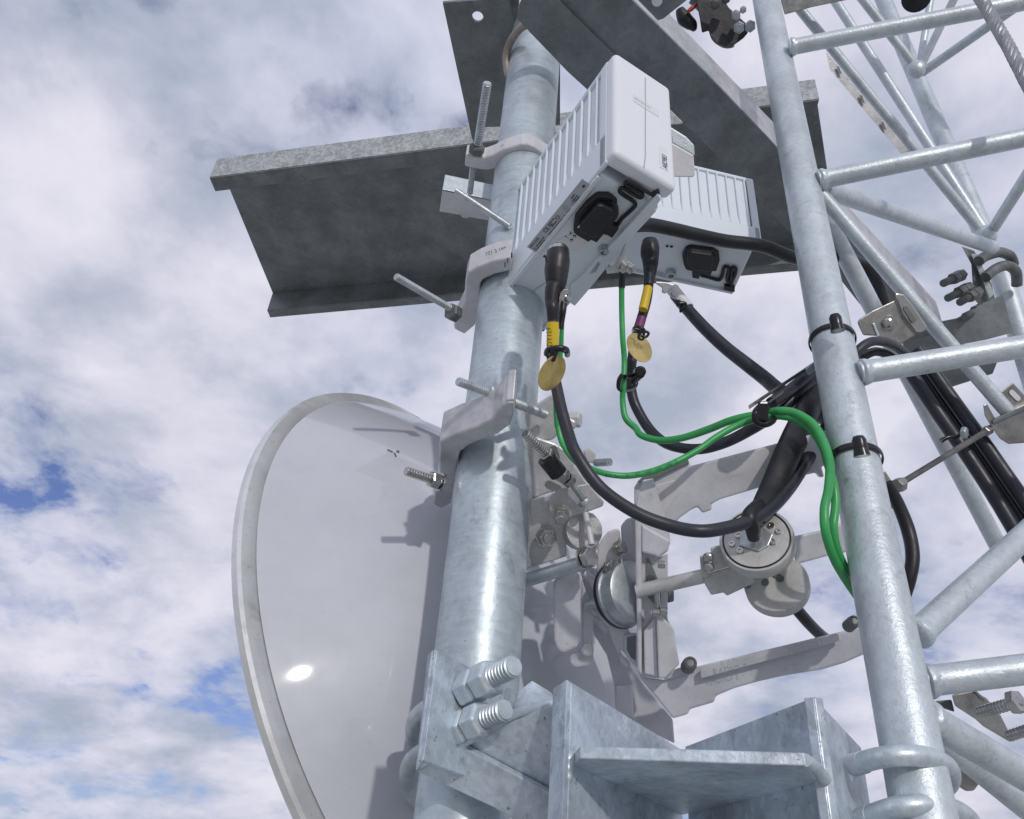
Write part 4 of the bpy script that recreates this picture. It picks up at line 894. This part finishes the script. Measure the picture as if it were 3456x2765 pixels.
# cable runs strapped down the far diagonal
cr = thing('cable_run', D(1600, 1200, 1.5), 'three black cables strapped together down the grey diagonal at right', 'cable run')
base = [((1330, 700), (1450, 880), (1600, 1100), (1740, 1300), (1900, 1540), (2060, 1800), (2240, 2120)), ((1400, 660), (1500, 840), (1660, 1080), (1800, 1270), (1960, 1500), (2120, 1740), (2330, 2080)), ((1440, 640), (1570, 830), (1720, 1040), (1850, 1220), (2010, 1450), (2170, 1680), (2400, 2020))]
for i, bp in enumerate(base):
    cab('cable_strand', D, bp, [1.50-.02*(i != 1), 1.30-.01*(i != 1)], (96, 56, 96)[i], jacket, parent=cr)
cab('strap', D, ((1595, 1255), (1640, 1230), (1700, 1225), (1740, 1200), (1775, 1175)), [1.36]*5, [34, 28, 26, 28, 30], tiem, parent=cr)
MB().hexnut(D(1735, 1200, 1.35), (b_+r_).normalized(), .011, .008).build('strap_buckle', zinc, cr, .001)
cl_ = cab('coiled_cable', D, ((1010, 700), (1040, 640), (1120, 585), (1210, 585), (1300, 620), (1380, 690), (1440, 770)), [1.22, 1.22, 1.23, 1.25, 1.28, 1.32, 1.36], 62, jacket, 'braided grey black cable bend just right of the upper cable tie')
cab('black_cable', D, ((1060, 690), (1150, 650), (1250, 680), (1330, 760)), [1.27, 1.28, 1.30, 1.34], 60, rubber, 'short black cable bend tucked under the braided one')

# cable ladder rungs on the left of the leg
lr = thing('hanger_bracket', D(500, 900, 1.22), 'slotted steel hanger bracket left of the leg carrying the cables', 'bracket')
for (x0, y0, x1, y1, w) in ((300, 1040, 745, 740, 26), (430, 1005, 720, 805, 16)):
    a, b = D(x0, y0, 1.13), D(x1, y1, 1.26); dr = (b-a).normalized(); up2 = (u_-dr*u_.dot(dr)).normalized()
    MB().box(a, b-a, up2*(w*.5/F*1.2), view(a)*.02).build('rail', steel, lr, .001)
MB().prism([D(680, 770, 1.2), D(740, 715, 1.2), D(760, 760, 1.2), D(700, 810, 1.2)], view(D(700, 700, 1))*.01).build('end_tab', zinc, lr, .001)
cab('cable_jacket', D, ((450, 1000), (560, 925), (680, 830), (790, 760)), [1.16, 1.19, 1.22, 1.28], 82, jacket, 'short black cable lying along the hanger bracket').__setitem__('label', 'short black cable lying along the hanger bracket')
MB().tube([D(390, 1010, 1.09), D(345, 1060, 1.075), D(350, 1120, 1.075), D(410, 1140, 1.08), D(465, 1105, 1.10), D(440, 1040, 1.11)], .0048, 12, 6).build('x', tiem)
o = bpy.data.objects['x']; o.name = 'cable_tie'; tagv(o, 'black tie gathering both green cables at the hanger bracket', 'cable tie', 'black cable ties')
hd_ = MB().prism([D(365, 985, 1.07), D(440, 985, 1.07), D(425, 1125, 1.07), D(340, 1110, 1.07), D(330, 1080, 1.07)], view(D(400, 1050, 1))*.03).build('head', tiem, None, .003); hd_.parent = o; hd_.location = hd_.location-o.location

# ================================================================== CABLE TIES, TAGS
def legtie(v, label, headuv, d_h, rr=LR+.0022):
    c = leg(v); ax = LAX; x = ax.orthogonal().normalized(); y = ax.cross(x)
    t_ = thing('cable_tie', c, label, 'cable tie', 'black cable ties')
    q = [c+(x*math.cos(2*math.pi*k/48)+y*math.sin(2*math.pi*k/48))*rr for k in range(49)]
    MB().tube(q, [Vector((.0048, .0014))]*49, 10, 1, flat=ax).build('strap', tiem, t_)
    p = P(*headuv, d_h); a2_ = (LAX*.9-view(p)*.4).normalized()
    MB().lathe(p-a2_*.012, a2_, [(0, .006), (.003, .0085), (.016, .0085), (.021, .006), (.022, .002)], 18).cyl(p-a2_*.016, p-a2_*.004, .010, 18, .008).build('head', tiem, t_)
    return t_
legtie(1150, 'upper black cable tie around the near tower leg', D(885, 440), 1.135)
legtie(1553, 'lower black cable tie round the near tower leg and green cables', D(1046, 1270), .985, LR+.003)
gt = tube_obj('cable_tie', [C(1200, 1330, 1.24), C(1178, 1370, 1.24), C(1180, 1425, 1.25), C(1230, 1435, 1.28), C(1285, 1410, 1.31), C(1295, 1360, 1.31), C(1270, 1335, 1.29), C(1215, 1345, 1.245)], .0035, tiem)
tagv(gt, 'black cable tie joining green cable and black cable below the hanging brass tag', 'cable tie', 'black cable ties')
hd_ = MB().cyl(C(1275, 1360, 1.29), C(1320, 1320, 1.27), .0085, 18).lathe(C(1320, 1310, 1.268), b_, [(-.01, .009), (.004, .009), (.006, .006)], 18).build('head', tiem); hd_.parent = gt; hd_.location = hd_.location-gt.location
def tag_disc(t, quad, d, tilt, label, tieps, td):
    """oval brass disc: centre, axis end, side half width in tile px"""
    (cx_, cy_), (ex, ey), wd = quad
    c = t(cx_, cy_, d); e = t(ex, ey, d+tilt); Lh = (e-c); R0 = Lh.length
    sx = Vector((-(ey-cy_), ex-cx_)).normalized()*wd
    sp = t(cx_+sx[0], cy_+sx[1], d); sv = (sp-c); k = sv.length
    back = view(c); sd_ = sv.normalized()*k+back*math.sqrt(max(R0*R0-k*k, 0)); n = Lh.cross(sd_).normalized()
    if n.dot(view(c)) > 0: n = -n
    pts = [c+Lh.normalized()*R0*math.cos(2*math.pi*i/48)+sd_.normalized()*R0*math.sin(2*math.pi*i/48) for i in range(48)]
    rt_ = thing('brass_tag', c, label, 'tag', 'brass identification tags')
    MB().prism(pts, -n*.0012).build('disc', brass, rt_, .0003, 1)
    MB().tube([t(x, y, td) for x, y in tieps], .0022, 10, 6).build('tie_wire', tiem, rt_)
    return rt_
t1 = tag_disc(C, ((728, 1320), (790, 1205), 80), 1.055, .0, 'worn oval brass tag hanging under the yellow sleeve of the near radio cable', ((700, 1150), (692, 1195), (720, 1230), (745, 1190), (720, 1160), (735, 1235), (760, 1175), (800, 1150), (828, 1180), (790, 1165), (750, 1160)), 1.045)
MB().tube([C(690, 1190, 1.06), C(700, 1165, 1.05), C(760, 1150, 1.045), (C(820, 1160, 1.05)), C(830, 1195, 1.08)], .0040, 12, 6).build('tie_band', tiem, t1)
t2 = tag_disc(C, ((1318, 1146), (1258, 1055), 78), 1.31, .0, 'shiny round brass tag hanging under the purple tape', ((1285, 1020), (1320, 1035), (1310, 1080), (1340, 1090), (1350, 1040), (1378, 1050), (1360, 1075), (1325, 1065)), 1.295)
MB().tube([C(1280, 1035, 1.37), C(1290, 1018, 1.33), C(1330, 1022, 1.32), C(1345, 1040, 1.33)], .0045, 12, 6).build('tie_band', tiem, t2)

# ================================================================== BOTTOM BRACKETS
br = thing('tower_side_bracket', P(1929, 2300, .80), 'big V shaped galvanised bracket with flat bar edge at bottom centre, by the leg', 'bracket')
dA = vp(3713, 3393); dA = Vector((dA.x, dA.y, 0)).normalized()      # away to the right
dB = vp(715, 3153); dB = Vector((dB.x, dB.y, 0)).normalized()       # away to the left
c0 = P(1929, 2302, .80); apex = along(c0, dA, (2300, 2517))
rc = along(apex, -dB, (2743, 2342)); DROP = -UP*.55
nA = dA.cross(UP); nA = nA if nA.dot(c0-CAM) > 0 else -nA
nB = dB.cross(UP); nB = nB if nB.dot(rc-CAM) > 0 else -nB
MB().prism([c0, apex, apex+DROP, c0+DROP], nA*.010).build('left_wall', galv_plate, br, .0015)
MB().prism([rc, apex+dB*-.012, apex+dB*-.012+DROP, rc+DROP], nB*.010).build('right_wall', galv_plate, br, .0015)
# narrow front legs of both angles
cs0 = along(c0, -dB, (1929, 2302)); le = along(c0, vp(715, 3153).normalized(), (1885, 2340))
le = c0+dB*(.030)
MB().prism([c0-dA*.0006, c0+dB*.040-dA*.0006, c0+dB*.040+DROP-dA*.0006, c0+DROP-dA*.0006], -dA*.010).build('front_leg', galv_plate, br, .0015)
rj = along(rc, dA, (2868, 2425)); rk = along(rc, dA, (2957, 2484))
MB().prism([rc+dA*.0006, rk, rk+DROP, rc+dA*.0006+DROP], nA*.010).build('right_flange', galv_plate, br, .0015)
# level triangular plate with its bright edge
bl_ = along(c0, UP, (1932, 2528)); zb = hgt_of(bl_)-.002
tl, tr_ = onlevel((1966, 2513), zb), onlevel((2716, 2540), zb); ta = Vector((apex.x, apex.y, tl.z))
tc0 = Vector((c0.x, c0.y, tl.z)); trc = Vector((rc.x, rc.y, tl.z))
MB().prism([tc0+(tl-tc0)*.8, tr_, trc+(ta-trc)*.03, ta, tc0+(ta-tc0)*.03], -UP*.011).build('level_plate', galv_plate, br, .0012)
q = [K(790, 1185, dep(tr_)), K(815, 1195, dep(tr_)+.005), K(905, 1262, dep(tr_)+.02), K(900, 1290, dep(tr_)+.02), K(800, 1250, dep(tr_))]
def blob(m_, c, r, ax=UP):
    return m_.lathe(c-ax*r, ax, [(r*(1-math.cos(math.pi*k/8)), max(.00005, r*.9*math.sin(math.pi*k/8))) for k in range(9)], 16)
m_ = MB(); blob(m_, tc0-UP*.006+dA*.005+nA*.0035, .0085); blob(m_, tc0-UP*.022+dA*.003+nA*.003, .006); blob(m_, tc0-UP*.014+dA*.004+nA*.0035, .0075); m_.build('weld', galv_leg, br)
MB().tube([tr_-UP*.006, lerp(tr_, trc, .6)-UP*.006, trc-UP*.010], .0055, 12, 3).build('weld', galv_leg, br)
MB().tube([c0+dA*.016+UP*-.30-nA*.002, c0+dA*.05-UP*.26-nA*.002, c0+dA*.10-UP*.235-nA*.002, apex-UP*.21], .004, 10, 4).build('weld', galv_plate, br)

# ---- bracket on the mast
mbk = thing('mast_bracket', P(1475, 2195, .885), 'welded galvanised bracket hugging the pipe foot with two double nutted studs', 'bracket')
m0 = P(1475, 2193, .885); mr = along(m0, dA, (1760, 2350)); mbot = along(m0, UP, (1443, 2570)); mh = (m0-mbot).z
nM = dA.cross(UP); nM = nM if nM.dot(m0-CAM) > 0 else -nM
MB().prism([m0, mr, mr-UP*mh, m0-UP*mh], nM*.008).build('face_plate', galv_plate, mbk, .0012)
MB().prism([m0-dA*.0006, m0-dA*.0006+(P(1449, 2214, .90)-m0), P(1408, 2603, .905), mbot-dA*.0006-UP*.002], dA*-.003).build('edge', galv_plate, mbk, .001)
pl1, pl2, pl3 = P(1407, 2606, .90), P(1570, 2497, .872), P(1885, 2373, .83)
nP = (pl2-pl1).cross(P(1883, 2765, .835)-pl1).normalized()
def onP(u, v, off=0.): return onplane((u, v), pl1+nP*off, nP)
if nP.dot(pl1-CAM) < 0: nP = -nP
MB().prism([onP(1407, 2606), onP(1570, 2497), onP(1574, 2528), onP(1882, 2692), onP(1882, 2900), onP(1790, 2900), onP(1725, 2762), onP(1670, 2728)], nP*.008).build('lower_leg', galv_plate, mbk, .0012)
MB().prism([onP(1568, 2497, .010), onP(1700, 2447, .010), onP(1890, 2368, .010), onP(1890, 2720, .010), onP(1570, 2540, .010)], nP*.008).build('upper_leg', galv_plate, mbk, .0012)
MB().prism([H(860, 1010, .93), H(900, 862, .95), H(990, 790, .95), H(1120, 868, .94), H(1180, 955, .92), H(1100, 1000, .91)], view(H(1000, 900, 1))*.008).build('back_leg', galv_plate, mbk, .0012)
MB().tube([H(540, 1215, .872), H(700, 1120, .865), H(860, 1020, .86), H(1100, 955, .85), H(1172, 968, .845)], [.003, .005, .005, .006, .004], 10, 6).build('weld', galv_plate, mbk)
def ustud(a, b, da, db_, r, lab, bend):
    root = thing('mast_u_bolt', H(*a, da), lab, 'U-bolt', 'heavy U-bolts on the mast bracket')
    p0, p1 = H(*b, db_), H(*a, da); ax = (p1-p0).normalized(); Ln = (p1-p0).length
    MB().thread(p0, p1, r, .0054, 28).build('stud', galv, root)
    for t0, t1, q in ((.33, .57, 1.72), (.60, .84, 1.72)):
        MB().lathe(p0+ax*Ln*t0, ax, [(0, r*q*.82), (Ln*.025, r*q), (Ln*(t1-t0-.03), r*q), (Ln*(t1-t0), r*q*.9)], 6, False, UP+r_*.4).build('nut', galv, root, .0014)
    MB().lathe(p0+ax*Ln*.86, ax, [(0, r*2.0), (.002, r*2.05), (.004, r*2.0)], 40).lathe(p0+ax*Ln*.91, ax, [(0, r*2.35), (.003, r*2.38), (.0035, r*2.3)], 40).build('washer', zinc, root)
    MB().tube([H(x, y, d) for x, y, d in bend], r*.88, 20, 8).build('bend', galv, root)
ustud((480, 885), (872, 690), .915, .845, .0118, 'upper heavy U-bolt with two nuts on the mast bracket', ((420, 925, .96), (300, 965, .985), (205, 1050, 1.01), (195, 1170, 1.05), (260, 1290, 1.10), (340, 1380, 1.13)))
ustud((420, 1150), (812, 985), .905, .84, .0115, 'lower heavy U-bolt with two nuts, its studs partly hidden by the bracket', ((380, 1200, .95), (265, 1260, .975), (165, 1350, .99), (155, 1480, 1.03), (210, 1610, 1.08), (300, 1720, 1.12)))
# ---- U-bolts on the near leg
def legub(pts, lab):
    root = thing('leg_u_bolt', K(pts[0][0], pts[0][1], pts[0][2]), lab, 'U-bolt', 'U-bolts on the near leg foot')
    ps = [K(x, y, d) for x, y, d in pts]
    MB().tube(ps, .0100, 24, 8).build('bent_rod', galv, root)
    MB().thread(ps[0]+(ps[0]-ps[1]).normalized()*.012, lerp(ps[0], ps[1], .35), .0108, .0025, 28).build('thread', galv, root)
legub(((1120, 1262, .82), (1210, 1235, .80), (1330, 1215, .785), (1470, 1213, .785), (1600, 1238, .80), (1685, 1300, .83), (1685, 1385, .87), (1620, 1440, .90), (1540, 1470, .92)), 'upper pale U-bolt wrapped round the foot of the near leg')
legub(((1175, 1600, .80), (1260, 1568, .785), (1380, 1535, .77), (1520, 1522, .77), (1650, 1535, .785), (1760, 1575, .81), (1830, 1650, .84), (1820, 1750, .86)), 'lower pale U-bolt on the near leg, cut by the bottom edge')
# dark bolt holes in the flange where the U-bolts pass

# ================================================================== STAINLESS CLAMPS ON THE RIGHT
def sclamp(lab, t, parts, bolts, name='hanger_clamp', cat='clamp', m=steel):
    root = thing(name, t(parts[0][0][0][0], parts[0][0][0][1], parts[0][1]), lab, cat, 'stainless hanger clamps')
    for pts, d, th, nm, mm in parts:
        ps = [t(x, y, d) for x, y in pts]; MB().prism(ps, view(ps[0])*th).build(nm, mm, root, .002)
    for a, b, da, db_, w, nuts in bolts: bolt_px('bolt', root, t, a, b, da, db_, w, nuts=nuts, m=steel)
    return root
steel2 = mat('dull_stainless', (.36, .35, .34), .85, .4, .2, 30, .15, 120, stain=.3)
k = sclamp('dull stainless box clamp with one screw right of the upper cable tie', D,
       ((((1030, 455), (1045, 430), (1130, 375), (1290, 300), (1300, 330), (1330, 430), (1415, 515), (1425, 535), (1310, 610), (1190, 560), (1165, 545), (1070, 540), (1050, 500)), 1.34, .02, 'box_face', steel2),
        (((1285, 262), (1305, 255), (1345, 265), (1400, 330), (1500, 480), (1500, 500), (1450, 522), (1425, 515), (1340, 400)), 1.335, .006, 'side_flange', steel),
        (((1130, 460), (1150, 455), (1185, 545), (1165, 550)), 1.338, .003, 'fold', galv_leg)), ())
oval(D, (1360, 360), (1410, 440), 34, 1.3335, .001, 'slot', galv_dark, k)
axc = -view(D(1240, 455, 1))
MB().lathe(D(1245, 455, 1.338), axc, [(0, .0125), (.0015, .012)], 28).lathe(D(1235, 455, 1.337), axc, [(0, .0085), (.004, .008), (.006, .005)], 20).build('screw', steel, k)
k = sclamp('dark stainless clamp with oblong slot at the right edge on the bright diagonal', D,
       ((((1880, 1010), (1905, 1000), (1960, 1100), (2250, 960), (2260, 1260), (2050, 1275), (1995, 1240), (1930, 1150), (1890, 1080)), 1.35, .03, 'saddle', steel2),
        (((1980, 935), (2080, 858), (2220, 1010), (2080, 1060)), 1.36, .005, 'slotted_strap', steel2),
        (((1940, 1120), (1960, 1100), (2250, 970), (2250, 1010), (1950, 1140)), 1.345, .006, 'lip', galv_beam)), ())
oval(D, (2075, 925), (2115, 965), 36, 1.358, .001, 'slot', sticker_w, k)
tr = bolt_px('threaded_rod', None, D, (1310, 1548), (1930, 1170), 1.22, 1.36, 40, nuts=((.0, .05, 70), (.93, .99, 68)), m=steel2, label='long slim threaded rod between two clamps, crossing in front of sky at right', cat='threaded rod')
k = sclamp('small stainless clamp behind the near leg holding the slim rod', D,
       ((((1185, 1470), (1215, 1452), (1260, 1520), (1300, 1590), (1355, 1680), (1340, 1700), (1310, 1660), (1230, 1560)), 1.20, .012, 'strap', steel),
        (((1190, 1490), (1330, 1690), (1235, 1720), (1215, 1700)), 1.22, .02, 'block', rubber)), ())
MB().hexnut(D(1300, 1560, 1.19), (D(1930, 1170, 1.36)-D(1310, 1548, 1.22)).normalized(), .011, .012).build('nut', steel2, k, .0008)
k = sclamp('shiny stainless clamp with two long bolts at the lower right edge', K,
       ((((1590, 870), (1700, 860), (1720, 940), (1600, 900)), 1.05, .03, 'shadowed_block', galv_dark),  # dark steel tone stands in for the shade on this block
        (((1700, 830), (1830, 805), (1920, 850), (2010, 960), (2090, 1120), (2070, 1130), (1900, 1030), (1850, 985), (1720, 900)), 1.03, .03, 'folded_strap', steel),
        (((1835, 805), (1850, 800), (1905, 850), (1915, 875), (1880, 860)), 1.027, .004, 'slot_edge', galv_dark),
        (((1740, 1280), (1800, 1290), (1870, 1340), (1880, 1380), (1840, 1435), (1790, 1438), (1730, 1400)), 1.06, .03, 'lower_lug', steel2)),
       (((1870, 945), (2130, 870), .99, .95, 78, ((.80, 1.0, 150),)), ((2060, 1090), (2300, 1010), .99, .95, 72, ())))

# rust spot and drips on the bracket face

# ================================================================== WEAR AND SMALL PRINT
for pts in (((30, 540), (40, 548), (52, 552)), ((62, 560), (72, 575), (70, 583)), ((78, 548), (92, 546), (88, 556)), ((18, 536), (22, 541))):
    pr = []
    for x, y in pts:
        r0 = ray(*E(x, y)); lo = .9; 
        for k_ in range(400):
            tt = .9+k_*.002; p = CAM+r0*tt-dc; h_ = p.dot(dn); rr_ = (p-dn*h_).length; kk = min(1, rr_/(DR*.957))
            if h_ < .008+DH*(1-kk**1.75): break
        pr.append(CAM+r0*(tt-.003))
    MB().tube(pr, .0013, 6, 3).build('scuff', galv_dark, dish)
# small print along the lower green cable
def jacket_print(parent, t, pts, ds, words, size):
    for (x0, y0), d, wd in zip(pts, ds, words):
        i = pts.index((x0, y0)); x1, y1 = pts[min(i+1, len(pts)-1)]
        if (x1, y1) == (x0, y0): x1, y1 = x0+(x0-pts[i-1][0]), y0+(y0-pts[i-1][1])
        a = t(x0, y0, d); b = t(x1, y1, d)
        text('jacket_print', wd, a, b-a, size, ink, parent, -view(a), .8)
jacket_print(gB, G, [(85, 522), (150, 526), (220, 522), (290, 515), (360, 502), (430, 482), (500, 458), (560, 432)], [1.062]*8, ['EGE', '9-', '16', 'IEC', 'H07', 'V-K', '228', 'Z'], .0062)
